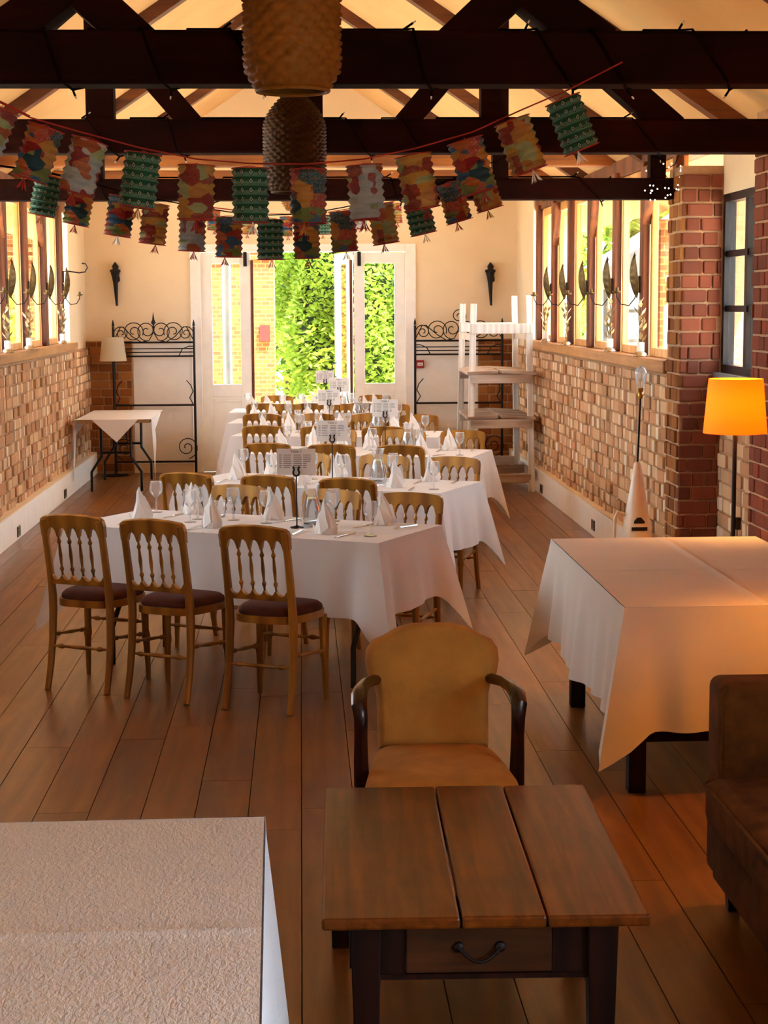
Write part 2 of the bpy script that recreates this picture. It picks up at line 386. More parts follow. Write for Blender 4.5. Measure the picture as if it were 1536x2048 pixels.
def bricks(parent, name, mat, u0, u1, z0, z1, course, widths, frame, prot, limit=300, depth=.05, key=None, mort=.010, seed=1, pale=None):
    """bricks laid in courses on a plane; frame(u,z,w,h,out) returns a Matrix; the largest `limit` in the photo are objects"""
    rnd = random.Random(seed); cells = []; row = 0; z = z0
    while z + course*.6 < z1:
        u = u0 - rnd.uniform(0, widths[0]); i = row
        h = min(course, z1-z)-mort
        while u < u1:
            wd = widths[i % len(widths)]*rnd.uniform(.88, 1.12); a, e = max(u, u0), min(u+wd, u1)
            if e-a > .03: cells.append(((a+e)/2, z+h/2, e-a-mort, h*rnd.uniform(.93, 1.0), rnd.uniform(*prot)))
            u += wd; i += 1
        z += course; row += 1
    if key: cells.sort(key=key)
    unit = MB().box((0, 0, 0), (1, 1, 1))
    bm = bmesh.new(); bmesh.ops.create_cube(bm, size=1); bmesh.ops.bevel(bm, geom=bm.edges[:], offset=.07, segments=1, affect='EDGES')
    me = bpy.data.meshes.new('brick'); bm.to_mesh(me); bm.free(); me.materials.append(M[mat])
    me2 = me
    if pale: me2 = me.copy(); me2.materials.clear(); me2.materials.append(M[pale])
    for c in cells[:limit]:
        o = bpy.data.objects.new('brick', me2 if c[2] < .10 and rnd.random() < .7 else me); C.objects.link(o); o.parent = parent; o.matrix_local = frame(*c, depth, rnd)
    rest = cells[limit:]
    if rest:
        v0 = [tuple(v.co) for v in me.vertices]; f0 = [tuple(p.vertices) for p in me.polygons]
        b = MB()
        for c in rest: b.add(v0, f0, frame(*c, depth, rnd))
        ob = b.build(name, mat, parent); ob['kind'] = 'stuff'
        if pale:
            ob.data.materials.append(M[pale]); nf = len(f0)
            for i, c in enumerate(rest):
                if c[2] < .10 and rnd.random() < .7:
                    for q in range(nf): ob.data.polygons[i*nf+q].material_index = 1
def fr_side(X, s):      # wall face at x = X whose inside looks along s
    def f(u, z, wd, h, out, depth, rnd):
        return Matrix.Translation((X+s*(out-depth/2), u, z)) @ Euler((rnd.uniform(-.012, .012), 0, rnd.uniform(-.05, .05))).to_matrix().to_4x4() @ Matrix.Diagonal((depth, wd, h, 1))
    return f
def fr_front(Y):
    def f(u, z, wd, h, out, depth, rnd):
        return Matrix.Translation((u, Y-out+depth/2, z)) @ Euler((0, rnd.uniform(-.008, .008), rnd.uniform(-.02, .02))).to_matrix().to_4x4() @ Matrix.Diagonal((wd, depth, h, 1))
    return f
near = lambda c: c[0]
# low brick returns on the far wall
for k, (xa, xb) in enumerate(((-2.44, -1.91), (2.02, 2.44))):
    MB().bb(xa, xb, FAR-.05, FAR+.01, 0, 1.50).build('mortar_bed', 'mortar', wall_far)
    bricks(wall_far, 'bricks', 'brick_brown', xa, xb, .03, 1.50, .094, [.21, .105, .21], fr_front(FAR-.05), (.002, .012), seed=30+k)

# left wall
wall_left = struct('wall_left')
MB().bb(-2.75, XL, -2.6, FAR, 0, SILL-.09).build('mortar_bed', 'mortar_pale', wall_left)
bricks(wall_left, 'bricks', 'brick_soft', 10.6, FAR-.03, .22, SILL-.10, .094, [.20, .085], fr_side(XL, 1), (.0, .030), key=(lambda c: abs(c[0]-13.2) if c[0] > 13.2 else 50+abs(c[0]-13.2)), seed=3, pale='brick_pale')
MB().bb(-2.75, XL-.02, 18.6, FAR, SILL-.1, 3.2).build('plaster_end', 'plaster', wall_left)
MB().bb(-2.75, XL+.06, 7.9, 18.62, SILL-.085, SILL).build('sill_beam', 'sill_wood', wall_left, bevel=.01)
MB().bb(-2.66, -2.44, -2.5, FAR, 2.86, 3.0).build('wall_plate', 'post_wood', wall_left, bevel=.01)
MB().bb(-2.75, XL, -2.6, 7.9, SILL-.1, 3.0).build('plaster_near', 'plaster', wall_left)
# right wall
wall_right = struct('wall_right')
MB().bb(XR, 2.85, 11.2, FAR, 0, SILL-.09).build('mortar_bed', 'mortar', wall_right)
bricks(wall_right, 'bricks', 'brick_soft', 11.42, FAR-.03, .22, SILL-.10, .094, [.20, .085], fr_side(XR, -1), (.0, .030), key=near, seed=4, pale='brick_pale')
MB().bb(XR+.02, 2.85, 18.55, FAR, SILL-.1, 3.2).build('plaster_end', 'plaster', wall_right)
MB().bb(XR-.07, 2.85, 11.42, 18.6, SILL-.085, SILL).build('sill_beam', 'sill_wood', wall_right, bevel=.01)
MB().bb(2.48, 2.70, 11.2, FAR, 2.86, 3.0).build('wall_plate', 'post_wood', wall_right, bevel=.01)
# brick pier, window recess, second pier and near stretch of the right wall
PY0 = 11.0
MB().bb(2.40, 2.85, PY0+.03, 11.42, 0, 2.75).build('pier_core', 'mortar_pale', wall_right)
bricks(wall_right, 'pier_bricks', 'brick_red', 2.395, 2.655, .02, 2.74, .0895, [.17, .09], fr_front(PY0+.03), (.008, .02), seed=8)
bricks(wall_right, 'pier_bricks', 'brick_brown', PY0+.02, 11.40, .02, 2.74, .0895, [.13, .16], fr_side(2.40, -1), (.0, .02), seed=9)
RX = 2.66
MB().bb(RX, 2.9, 9.9, PY0+.05, 0, 1.45).build('mortar_bed', 'mortar', wall_right)
bricks(wall_right, 'bricks', 'brick_soft', 9.9, PY0+.02, .02, 1.45, .094, [.20, .085], fr_side(RX, -1), (.0, .024), key=near, seed=10, pale='brick_pale')
MB().bb(RX, 2.9, 9.9, PY0+.05, 2.57, 3.1).build('plaster_over_window', 'plaster', wall_right)
MB().bb(2.565, 2.95, 9.2, 9.88, 0, 2.95).build('pier_core', 'mortar_pale', wall_right)
bricks(wall_right, 'pier_bricks', 'brick_red', 2.55, 2.95, .02, 2.93, .0895, [.20, .10], fr_front(9.88-.68), (.006, .014), seed=12)
bricks(wall_right, 'pier_bricks', 'brick_red', 9.2, 9.88, .02, 2.93, .0895, [.20, .10], fr_side(2.565, -1), (.006, .014), seed=13)
# near stretch of the right wall with a window beside the viewer
for (a_, e_, c_, d_) in ((3.0, 9.2, 0, 3.0), (-2.6, -1.0, 0, 3.0), (-1.0, 3.0, 0, .75), (-1.0, 3.0, 2.25, 3.0)):
    MB().bb(2.64, 2.95, a_, e_, c_, d_).build('plaster_near', 'brick_brown', wall_right)
wnb = struct('window_15'); MB().bb(2.80, 2.805, -1.0, 3.0, .75, 2.25).build('pane', 'window_glass', wnb)
for yy in (-.97, .3, 1.6, 2.97): MB().bb(2.77, 2.84, yy-.03, yy+.03, .75, 2.25).build('mullion', 'white_paint', wnb)
# wall behind the camera
wall_back = struct('wall_back')
MB().prism([(-2.75, 0), (2.95, 0), (2.95, 2.7), (0, APEX), (-2.75, roofz(2.75))], -2.85, -2.6).build('plaster_face', 'plaster', wall_back)

# boxed skirting along both sides
for nm, xa, xb, ya in (('baseboard_left', XL-.005, -2.325, -2.5), ('baseboard_right', 2.375, XR+.005, 11.42)):
    o = struct(nm)
    MB().bb(xa, xb, ya, FAR, 0, .235).build('board', 'white_paint', o, bevel=.006)
    MB().bb(min(xa, xb), max(xa, xb), ya, FAR, .235, .25).build('ledge', 'plaster', o)

# ---------------- windows between posts
WN = [0]
postsR = [18.2, 17.1, 16.06, 14.94, 13.72, 12.6, 11.5]
postsL = [18.05, 16.92, 15.77, 14.65, 13.5, 12.35, 11.2, 10.05, 8.9, 7.95]
def side_windows(wall, X, s, posts):      # s = +1: outside lies towards +x
    for i, py in enumerate(posts):
        wd = random.uniform(.085, .12)
        o = MB().bb(X-.03, X+.03, py-wd/2, py+wd/2, SILL, 2.9).build('post', 'post_wood', wall, bevel=.012)
        if i % 2 == 1:
            sd = 1 if s > 0 else 1
            p = [(py-wd/2, 2.86), (py-wd/2-.17, 2.86), (py-wd/2-.10, 2.62), (py-wd/2, 2.45)]
            T = Matrix(((0, 1, 0, X), (1, 0, 0, 0), (0, 0, 1, 0), (0, 0, 0, 1)))
            MB().prism(p, -.035, .035, T).build('brace', 'post_wood', wall, bevel=.006)
    for i in range(len(posts)-1):
        y1, y0 = posts[i]-.05, posts[i+1]+.05; WN[0] += 1
        wdw = struct('window_%d' % WN[0]); xo = X+s*.055
        for (a, e) in ((y0, y0+.05), (y1-.05, y1)): MB().bb(xo-.024, xo+.024, a, e, SILL, 2.86).build('sash_stile', 'sash_wood', wdw, bevel=.006)
        for (a, e) in ((SILL, SILL+.06), (2.78, 2.86)): MB().bb(xo-.03, xo+.03, y0+.075, y1-.075, a, e).build('sash_rail', 'sash_wood', wdw, bevel=.006)
        MB().bb(xo-.003, xo+.003, y0+.075, y1-.075, SILL+.06, 2.78).build('pane', 'window_glass', wdw)
side_windows(wall_right, 2.475, 1, postsR)
side_windows(wall_left, -2.435, -1, postsL)
# black metal casement in the recess, one leaf ajar
WN[0] += 1
wdw = struct('window_%d' % 16)
ya, yb, za, zb = 9.9, PY0+.02, 1.46, 2.57
for (a, e, c, d) in ((ya, ya+.05, za, zb), (yb-.05, yb, za, zb), (ya+.05, yb-.05, za, za+.05), (ya+.05, yb-.05, zb-.05, zb)):
    MB().bb(RX, RX+.07, a, e, c, d).build('outer_frame', 'black_metal', wdw)
yc = (ya+yb)/2
MB().bb(RX+.005, RX+.06, yc-.03, yc+.03, za+.05, zb-.05).build('mullion', 'black_metal', wdw)
for (a, e) in ((ya+.05, yc-.03), (yc+.03, yb-.05)):
    MB().bb(RX+.03, RX+.036, a, e, za+.05, zb-.05).build('pane', 'window_glass', wdw)
    for zz in (za+.40, za+.74): MB().bb(RX+.015, RX+.05, a, e, zz-.02, zz+.02).build('glazing_bar', 'black_metal', wdw)
MB().bb(RX-.05, RX+.12, ya, yb, za-.03, za).build('sill', 'grey_metal', wdw)

# ---------------- doors at the far end
trim = struct('trim_1')
MB().bb(DX0-.07, DX0+.05, FAR-.03, FAR+.2, 0, DTOP+.06).build('jamb', 'white_paint', trim, bevel=.006)
MB().bb(DX1-.05, DX1+.07, FAR-.03, FAR+.2, 0, DTOP+.06).build('jamb', 'white_paint', trim, bevel=.006)
MB().bb(DX0+.05, DX1-.05, FAR-.03, FAR+.2, DTOP-.03, DTOP+.06).build('head', 'white_paint', trim, bevel=.006)
def door_leaf(n, x_hinge, wdt, ang, y):
    o = struct('door_%d' % n, loc=(x_hinge, y, 0)); o.rotation_euler = (0, 0, ang); W = wdt; H_ = DTOP-.04
    s = 1 if W > 0 else -1; W = abs(W)
    def bx(a, e, c, d, nm, mt, y0=-.022, y1=.022): return MB().bb(s*a, s*e, y0, y1, c, d).build(nm, mt, o, bevel=.004)
    bx(0, .12, .004, H_, 'stile', 'white_paint'); bx(W-.12, W, .004, H_, 'stile', 'white_paint')
    bx(.12, W-.12, H_-.12, H_, 'rail', 'white_paint'); bx(.12, W-.12, .86, 1.0, 'rail', 'white_paint'); bx(.12, W-.12, .004, .22, 'rail', 'white_paint')
    bx(.12, W-.12, .22, .86, 'lower_panel', 'white_paint', -.012, .012); bx(.12, W-.12, 1.0, H_-.12, 'pane', 'window_glass', -.003, .003)
    bx(.13, W-.13, .80, .83, 'moulding', 'white_paint', -.03, -.02)
    return o
dl = door_leaf(1, DX0+.05, .56, 0, FAR+.05)
dr = door_leaf(3, DX1-.05, -.58, 0, FAR+.05)
do = door_leaf(2, DX1-.66, -.58, R(-74), FAR+.09)
for d, xx in ((dl, .50), (dr, -.52)):
    MB().bb(xx-.02, xx+.02, -.05, -.022, 2.33, 2.50).build('bolt', 'black_metal', d, bevel=.004)
MB().bb(-.03, .0, -.03, .03, .1, 2.4).build('edge_strip', 'post_wood', dl, loc=(.59, 0, 0))
MB().bb(0, .03, -.03, .03, .1, 2.4).build('edge_strip', 'post_wood', dr, loc=(-.63, 0, 0))
hd = MB(); hd.tube([(-.50, -.03, 1.05), (-.50, -.08, 1.07), (-.50, -.08, 1.2), (-.50, -.03, 1.22)], .008, 8); hd.build('handle', 'iron', do, smooth=True)

# ================================================================== ROOF TRUSSES
def truss(y, zb, t, label, kind, xr, mat='dark_beam', d=.16):
    o = thing('roof_truss', label, 'truss', (0, y, 0))
    MB().bb(-2.64, xr, -d/2, d/2, zb, zb+t).build('tie_beam', mat, o, bevel=.012)
    zt = zb+t
    if kind == 1:
        for s in (-1, 1):
            ap = (s*.80, 0, zt+.20)
            MB().bar((s*(.80+.30), .0, zt-.05), (s*.70, 0, zt+.24), .14, .135, (0, 1, 0)).build('strut', mat, o)
            MB().bar((s*(.80-.26), .0, zt-.06), (s*.90, 0, zt+.27), .138, .125, (0, 1, 0)).build('strut', mat, o)
            MB().bb(s*.80-.07, s*.80+.07, -.065, .065, zt+.18, roofz(.8)-.06).build('queen_post', mat, o)
    elif kind == 2:
        for s in (-1, 1):
            MB().bb(s*1.03-.055, s*1.03+.055, -.06, .06, zt, roofz(1.03)-.12).build('queen_post', mat, o)
            MB().bar((s*.56, 0, zt-.03), (s*1.02, 0, zt+.50), .12, .15, (0, 1, 0)).build('brace', mat, o)
            MB().bar((s*2.02, 0, zt-.05), (s*1.03, 0, zt+.78), .14, .15, (0, 1, 0)).build('principal_rafter', mat, o)
        MB().bb(-.03, .13, -.05, .05, zt, roofz(.13)-.1).build('king_post', mat, o)
    elif kind == 3:
        for s in (-1, 1):
            MB().bb(s*1.28-.05, s*1.28+.05, -.05, .05, zt, roofz(1.28)-.1).build('queen_post', mat, o)
        MB().bb(2.24, 2.34, -.05, .05, zt, zt+.18).build('stub_post', mat, o)
    return o
truss(6.45, 2.68, .188, 'nearest dark roof truss with two inverted V struts on its beam', 1, 2.66)
truss(9.55, 2.70, .178, 'second dark roof truss with upright posts and diagonal braces', 2, 2.66)
truss(11.3, 2.555, .135, 'third slim dark tie beam ending at the brick pier', 3, 2.55, d=.14)
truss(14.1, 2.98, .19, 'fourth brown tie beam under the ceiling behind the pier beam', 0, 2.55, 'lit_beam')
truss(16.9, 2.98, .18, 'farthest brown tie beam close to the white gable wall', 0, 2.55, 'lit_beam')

# ================================================================== BANQUET CHAIRS
def arc_pts(x0, x1, z0, rise, n=7):
    return [(x0+(x1-x0)*i/n, z0+rise*max(0, math.sin(PI*i/n))**.55) for i in range(n+1)]
def turned(p0, p1, r, n=8, beads=True):
    p0 = Vector(p0); p1 = Vector(p1); prof = [(0, .55), (.10, .6), (.16, 1.15), (.19, 1.15), (.23, .6), (.5, 1.0), (.77, .6), (.81, 1.15), (.84, 1.15), (.90, .6), (1, .55)]
    return MB().tube([p0.lerp(p1, t) for t, _ in prof], [r*k for _, k in prof], n)
def make_chair():
    o = thing('banquet_chair', 'x', 'chair', group='gilt banquet chairs')
    # back posts: sabre legs below, raked back above
    zs = [0, .12, .26, .40, .47, .60, .75, .86]; ys = [-.215, -.185, -.165, -.158, -.160, -.178, -.205, -.228]
    for s in (-1, 1):
        xs = [s*x for x in (.172, .170, .168, .166, .165, .164, .164, .160)]
        MB().tube([(x, y, z) for x, y, z in zip(xs, ys, zs)], [.017, .019, .021, .023, .023, .021, .020, .020], 8, sq=(1, .9)).build('back_post', 'gilt', o, smooth=True)
        MB().tube([(s*.180, .168, 0), (s*.178, .166, .10), (s*.175, .162, .20), (s*.174, .161, .215), (s*.174, .161, .235), (s*.172, .160, .26), (s*.170, .158, .42)], [.012, .015, .018, .022, .022, .018, .021], 10).build('front_leg', 'gilt', o, smooth=True)
    # crest with scalloped underside
    xs = [-.15, -.09, -.03, .03, .09, .15]; poly = []
    top = [(-.182, .80), (-.184, .835), (-.178, .862), (-.16, .874), (-.08, .884), (0, .887), (.08, .884), (.16, .874), (.178, .862), (.184, .835), (.182, .80)]
    low = []
    for i in range(5, 0, -1):
        a, e = xs[i], xs[i-1]
        low += [(a-.003, .772)]+[(p[0], p[1]) for p in arc_pts(a-.006, e+.006, .786, .034, 8)]+[(e+.003, .772)]
    poly = top+[(.182, .776)]+low+[(-.182, .776)]
    rake = Matrix.Translation((0, -.215, .83)) @ Euler((R(9), 0, 0)).to_matrix().to_4x4() @ Matrix.Translation((0, 0, -.83))
    MB().prism(poly, -.015, .015, rake).build('crest_rail', 'gilt', o, bevel=.005)
    upl = []
    for i in range(5):
        a, e = xs[i], xs[i+1]
        upl += [(a+.003, .578)]+[(p[0], .570-(p[1]-.57)) for p in arc_pts(a+.007, e-.007, .57, .016, 6)]+[(e-.003, .578)]
    rk2 = Matrix.Translation((0, -.176, .56)) @ Euler((R(7), 0, 0)).to_matrix().to_4x4() @ Matrix.Translation((0, 0, -.56))
    MB().prism([(-.165, .53), (.165, .53), (.165, .575)]+upl[::-1]+[(-.165, .575)], -.012, .012, rk2).build('lower_rail', 'gilt', o, bevel=.004)
    for x in (-.09, -.03, .03, .09):
        turned((x, -.178, .572), (x, -.208, .782), .0095, 8).build('spindle', 'gilt', o, smooth=True)
    # seat frame and pad
    def ring(rx0, rx1, y0, y1, n=32):
        pts = []
        for i in range(n):
            a = 2*PI*i/n; c, s_ = math.cos(a), math.sin(a); e = .55
            x = abs(c)**e*(1 if c > 0 else -1); y = abs(s_)**e*(1 if s_ > 0 else -1)
            wd = rx0+(rx1-rx0)*(y+1)/2; pts.append((x*wd, (y0+y1)/2+y*(y1-y0)/2))
        return pts
    rg = ring(.165, .205, -.172, .205); b = MB(); n = len(rg)
    for z in (.415, .45): b.v += [(x, y, z) for x, y in rg]
    b.f += [(i, (i+1) % n, n+(i+1) % n, n+i) for i in range(n)]+[tuple(range(n))[::-1], tuple(range(n, 2*n))]
    b.build('seat_frame', 'gilt', o, smooth=True)
    b = MB(); pr = [(.98, .448), (1.0, .458), (.985, .472), (.90, .486), (.7, .494), (.4, .498), (.1, .499)]
    for k, z in pr: b.v += [(x*k, .01+(y-.01)*k, z) for x, y in ring(.158, .198, -.160, .200)]
    for j in range(len(pr)-1): b.f += [(j*n+i, j*n+(i+1) % n, (j+1)*n+(i+1) % n, (j+1)*n+i) for i in range(n)]
    b.f += [tuple(range(n))[::-1], tuple((len(pr)-1)*n+i for i in range(n))]
    b.build('seat_pad', 'seat_velvet', o, smooth=True)
    for s in (-1, 1): turned((s*.168, -.17, .27), (s*.174, .16, .24), .011).build('stretcher', 'gilt', o, smooth=True)
    turned((-.168, -.175, .215), (.168, -.175, .215), .011).build('stretcher', 'gilt', o, smooth=True)
    turned((-.174, .16, .30), (.174, .16, .30), .011).build('stretcher', 'gilt', o, smooth=True)
    return o
TABLES = [((.364, 8.36), 28), ((.839, 10.56), 25), ((1.26, 13.0), 18), ((1.17, 15.05), 11), ((1.10, 16.88), 6), ((1.05, 18.68), 3)]
TN = ['nearest', 'second', 'third', 'fourth', 'fifth', 'farthest']
TL, TW, TH = 1.83, .76, .75
def tpos(k, along, perp):
    (ax, ay), th = TABLES[k]; th = R(th)
    return Vector((ax-along*math.cos(th)+perp*math.sin(th), ay+along*math.sin(th)+perp*math.cos(th), 0))
chair0 = make_chair(); used = False
near_al = {0: [.387, .94, 1.42], 1: [.39, .905, 1.45]}
SIDE3 = ['right', 'middle', 'left']
for k in range(6):
    th = R(TABLES[k][1])
    for j in range(3):
        a = near_al.get(k, [.40, .92, 1.42])[j]; p = tpos(k, a, -.325+(.012*((j+k) % 3)))
        lab = f'{SIDE3[j]} gilt chair on the near side of the {TN[k]} banquet table, seen from behind'
        rz = -th+random.uniform(-.04, .04)
        if not used: c = chair0; c.location = p; c.rotation_euler = (0, 0, rz); c['label'] = lab; used = True
        else: c = copy_tree(chair0, p, rz, lab)
    for j in range(3):
        a = [.285, .79, 1.38][j]; p = tpos(k, a, .82 if k < 4 else .79)
        copy_tree(chair0, p, PI-th+random.uniform(-.06, .06), f'{SIDE3[j]} gilt chair on the far side of the {TN[k]} banquet table, facing the camera')

# ================================================================== TABLES AND CLOTHS
def drape(L, W, top, drop, tip, seed, flare=.05, amp=.025, N=260, rows=12, far=None, cor=.13):
    rnd = random.Random(seed); b = MB(); hl, hw = L/2, W/2; rc = .02
    per = 2*(L+W); pts = []
    def perim(s):
        s %= per
        if s < L: return (-hl+s, -hw), (0, -1), min(s, L-s)
        s -= L
        if s < W: return (hl, -hw+s), (1, 0), min(s, W-s)
        s -= W
        if s < L: return (hl-s, hw), (0, 1), min(s, L-s)
        s -= L
        return (-hl, hw-s), (-1, 0), min(s, W-s)
    corners = [0, L, L+W, 2*L+W]
    ph = [rnd.uniform(0, 6.28) for _ in range(6)]
    ss = sorted(set([i*per/N for i in range(N)]+corners)); n = len(ss)
    for j in range(rows+1):
        t = j/rows
        for s in ss:
            (x, y), nv, dc = perim(s)
            # corner blend: nearest corner distance and diagonal direction
            cd = min(min(abs(s-c), per-abs(s-c)) for c in corners); wgt = math.exp(-(cd/.06)**2)
            dx, dy = (1 if x > 0 else -1), (1 if y > 0 else -1)
            q = Vector((nv[0], nv[1])).lerp(Vector((dx, dy)).normalized(), min(1, wgt*1.1))
            if q.length > 0: q.normalize()
            fold = math.sin(s*16+ph[0])*.55+math.sin(s*27+ph[1])*.35+math.sin(s*7.3+ph[2])*.5
            side = (1-math.exp(-(cd/.12)**2))
            off = flare*t+amp*t**1.1*fold*side+wgt*(cor*t**.9)-math.exp(-((cd-.15)/.06)**2)*.03*t
            off = max(off, .004)
            base = drop
            if far is not None and y > hw-.001: base = far+(drop-far)*math.exp(-(cd/.06)**2)
            dr = base*(1+.04*math.sin(s*5+ph[3]))*(1-wgt)+tip*wgt
            zz = top-dr*t + (.004 if j == 0 else 0)
            b.v.append((x+q.x*off, y+q.y*off, zz))
    for j in range(rows):
        for i in range(n): b.f.append((j*n+i, j*n+(i+1) % n, (j+1)*n+(i+1) % n, (j+1)*n+i))
    # top grid, lightly uneven
    gxs = sorted([-hl+L*i/24 for i in range(25)]+[-.07-.008, -.07, -.07+.008]); gys = sorted([-hw+W*i/12 for i in range(13)]+[-.058, -.05, -.042])
    gx, gy = len(gxs)-1, len(gys)-1; k0 = len(b.v)
    for yy in gys:
        for xx in gxs:
            b.v.append((xx, yy, top+.004+(.0035 if (xx == -.07 or yy == -.05) else 0)))   # ironed-in crease lines
    for jy in range(gy):
        for ix in range(gx):
            a = k0+jy*(gx+1)+ix; b.f.append((a, a+1, a+gx+2, a+gx+1))
    return b
def trestle(loc, rz, label, group=None, L=TL, W=TW):
    o = thing('folding_table', label, 'table', loc, rz, group)
    MB().bb(-L/2+.01, L/2-.01, -W/2+.01, W/2-.01, TH-.035, TH-.003).build('tabletop', 'ply_edge', o, bevel=.004)
    for s in (-1, 1):
        x = s*(L/2-.20)
        for q in (-1, 1):
            MB().tube([(x, q*W*.20, TH-.035), (x, q*W*.20, .36), (x, q*W*.34, .20), (x, q*W*.34, 0)], .0145, 8).build('leg', 'black_metal', o, smooth=True)
        MB().tube([(x, -W*.20, .40), (x, W*.20, .40)], .012, 8).build('crossbar', 'black_metal', o, smooth=True)
        MB().tube([(x, -W*.20, TH-.05), (x, W*.20, TH-.05)], .012, 8).build('crossbar', 'black_metal', o, smooth=True)
        MB().tube([(x, 0, .40), (x-s*.35, 0, TH-.05)], .008, 8).build('brace', 'black_metal', o, smooth=True)
    return o
for k in range(6):
    c = tpos(k, TL/2, TW/2); rz = -R(TABLES[k][1])
    trestle(c, rz, f'{TN[k]} of the six folding banquet tables, hidden under its white cloth', 'banquet tables')
    o = drape(TL, TW, TH, .36, .56, 20+k, far=.21).build('tablecloth', 'linen', None, True, angle=60); o.location = c; o.rotation_euler = (0, 0, rz)
    tag(o, f'white cloth draped over the {TN[k]} banquet table', 'tablecloth', 'banquet tablecloths')

# ---------------- glass, napkins, cutlery, signs
def make_glass():
    b = MB().lathe([(.033, 0), (.033, .002), (.008, .006), (.0045, .012), (.004, .075), (.006, .082), (.022, .094), (.033, .112), (.0365, .132), (.035, .155), (.031, .172)], 20, cap=(True, False))
    o = tag(b.build('wine_glass', 'crystal', None, True, angle=70), 'x', 'wine glass', 'wine glasses on the banquet tables')
    b2 = MB().lathe([(.0305, .1715), (.0318, .1725), (.0305, .1735), (.0292, .1725), (.0305, .1715)], 20); b2.build('rim', 'white_plastic', o, True); return o  # white ring paints the bright highlight along the rim
def make_napkin():
    b = MB(); n = 9
    rings = [(0, .062, .055), (.03, .058, .048), (.09, .036, .028), (.15, .012, .010), (.175, .002, .002)]
    for z, rx, ry in rings:
        for i in range(12):
            a = 2*PI*i/12; k = 1 if i % 3 else .78; b.v.append((rx*math.cos(a)*k+.012*math.sin(z*30), ry*math.sin(a)*k, z))
    for j in range(len(rings)-1):
        for i in range(12): b.f.append((j*12+i, j*12+(i+1) % 12, (j+1)*12+(i+1) % 12, (j+1)*12+i))
    b.f.append(tuple(range(12))[::-1]); b.f.append(tuple(48+i for i in range(12)))
    o = tag(b.build('napkin', 'napkin'), 'x', 'napkin', 'folded napkins on the banquet tables')
    f = MB(); f.add([(-.055, -.03, .002), (.02, -.058, .002), (.052, -.035, .035), (.012, -.03, .13), (-.02, -.034, .10)], [(0, 1, 2, 3, 4)])
    f.add([(-.062, .01, .002), (-.05, -.042, .002), (-.075, -.02, .045)], [(0, 1, 2)]); f.build('fold', 'napkin', o); return o
def make_knife():
    o = tag(MB().bb(-.006, .006, -.10, .02, 0, .006).build('table_knife', 'silver', bevel=.002), 'x', 'knife', 'knives on the banquet tables')
    MB().prism([(-.008, 0), (.008, 0), (.006, .10), (0, .115), (-.006, .09)], 0, .002, Matrix.Translation((0, .02, .002)) @ Euler((R(-90), 0, 0)).to_matrix().to_4x4()).build('blade', 'silver', o); return o
def make_fork():
    o = tag(MB().tube([(0, -.10, .003), (0, -.03, .005), (0, .05, .008)], [.006, .004, .004], 6).build('table_fork', 'silver', smooth=True), 'x', 'fork', 'forks on the banquet tables')
    b = MB(); b.bb(-.011, .011, .05, .065, .006, .009)
    for x in (-.009, -.003, .003, .009): b.tube([(x, .065, .008), (x, .10, .005)], .0016, 5)
    b.build('tines', 'silver', o); return o
def make_carafe():
    o = tag(MB().lathe([(.045, 0), (.058, .01), (.062, .03), (.05, .10), (.034, .15), (.031, .17), (.038, .205), (.043, .22)], 20, cap=(True, False)).build('water_carafe', 'crystal', None, True, angle=70), 'x', 'carafe', 'water carafes on the banquet tables')
    MB().lathe([(.043, .003), (.056, .012), (.060, .03), (.048, .10), (.033, .148), (.0, .149)], 20, cap=(True, False)).build('water', 'water', o, True)
    MB().lathe([(.0425, .2195), (.044, .2205), (.0425, .2215), (.041, .2205), (.0425, .2195)], 20).build('rim', 'white_plastic', o, True); return o  # rim highlight put into the colour of a white ring
def make_tumbler():
    o = tag(MB().lathe([(.026, 0), (.028, .004), (.033, .09)], 18, cap=(True, False)).build('tumbler', 'crystal', None, True, angle=70), 'x', 'tumbler', 'tumblers on the banquet tables')
    MB().lathe([(.0325, .0895), (.0337, .0905), (.0325, .0915), (.0313, .0905), (.0325, .0895)], 18).build('rim', 'white_plastic', o, True); return o  # white ring stands for the glint on the rim
ZT = TH+.0045
protos = {}
def put(fn, nm, loc, rz, label):
    if nm not in protos:
        protos[nm] = fn(); o = protos[nm]; o.location = loc; o.rotation_euler = (0, 0, rz); o['label'] = label
    else: copy_tree(protos[nm], loc, rz, label)
def loc1(px):      # pixel on the nearest table -> (along, perp)
    p = atZ(px[0], px[1], TH); (ax, ay), th = TABLES[0]; th = R(th); d = Vector((p.x-ax, p.y-ay))
    return (-d.x*math.cos(th)+d.y*math.sin(th), d.x*math.sin(th)+d.y*math.cos(th))
naps = [loc1(p) for p in ((652, 1068), (425, 1056), (283, 1040), (768, 1050), (545, 1040), (400, 1026))]
glas = [loc1(p) for p in ((741, 1074), (655, 1052), (533, 1048), (467, 1042), (380, 1046), (396, 1040), (313, 1026), (700, 1036))]
clampp = lambda q: (min(max(q[0], .08), TL-.08), min(max(q[1], .09), TW-.08))
naps = [clampp(q) for q in naps]; glas = [clampp(q) for q in glas]
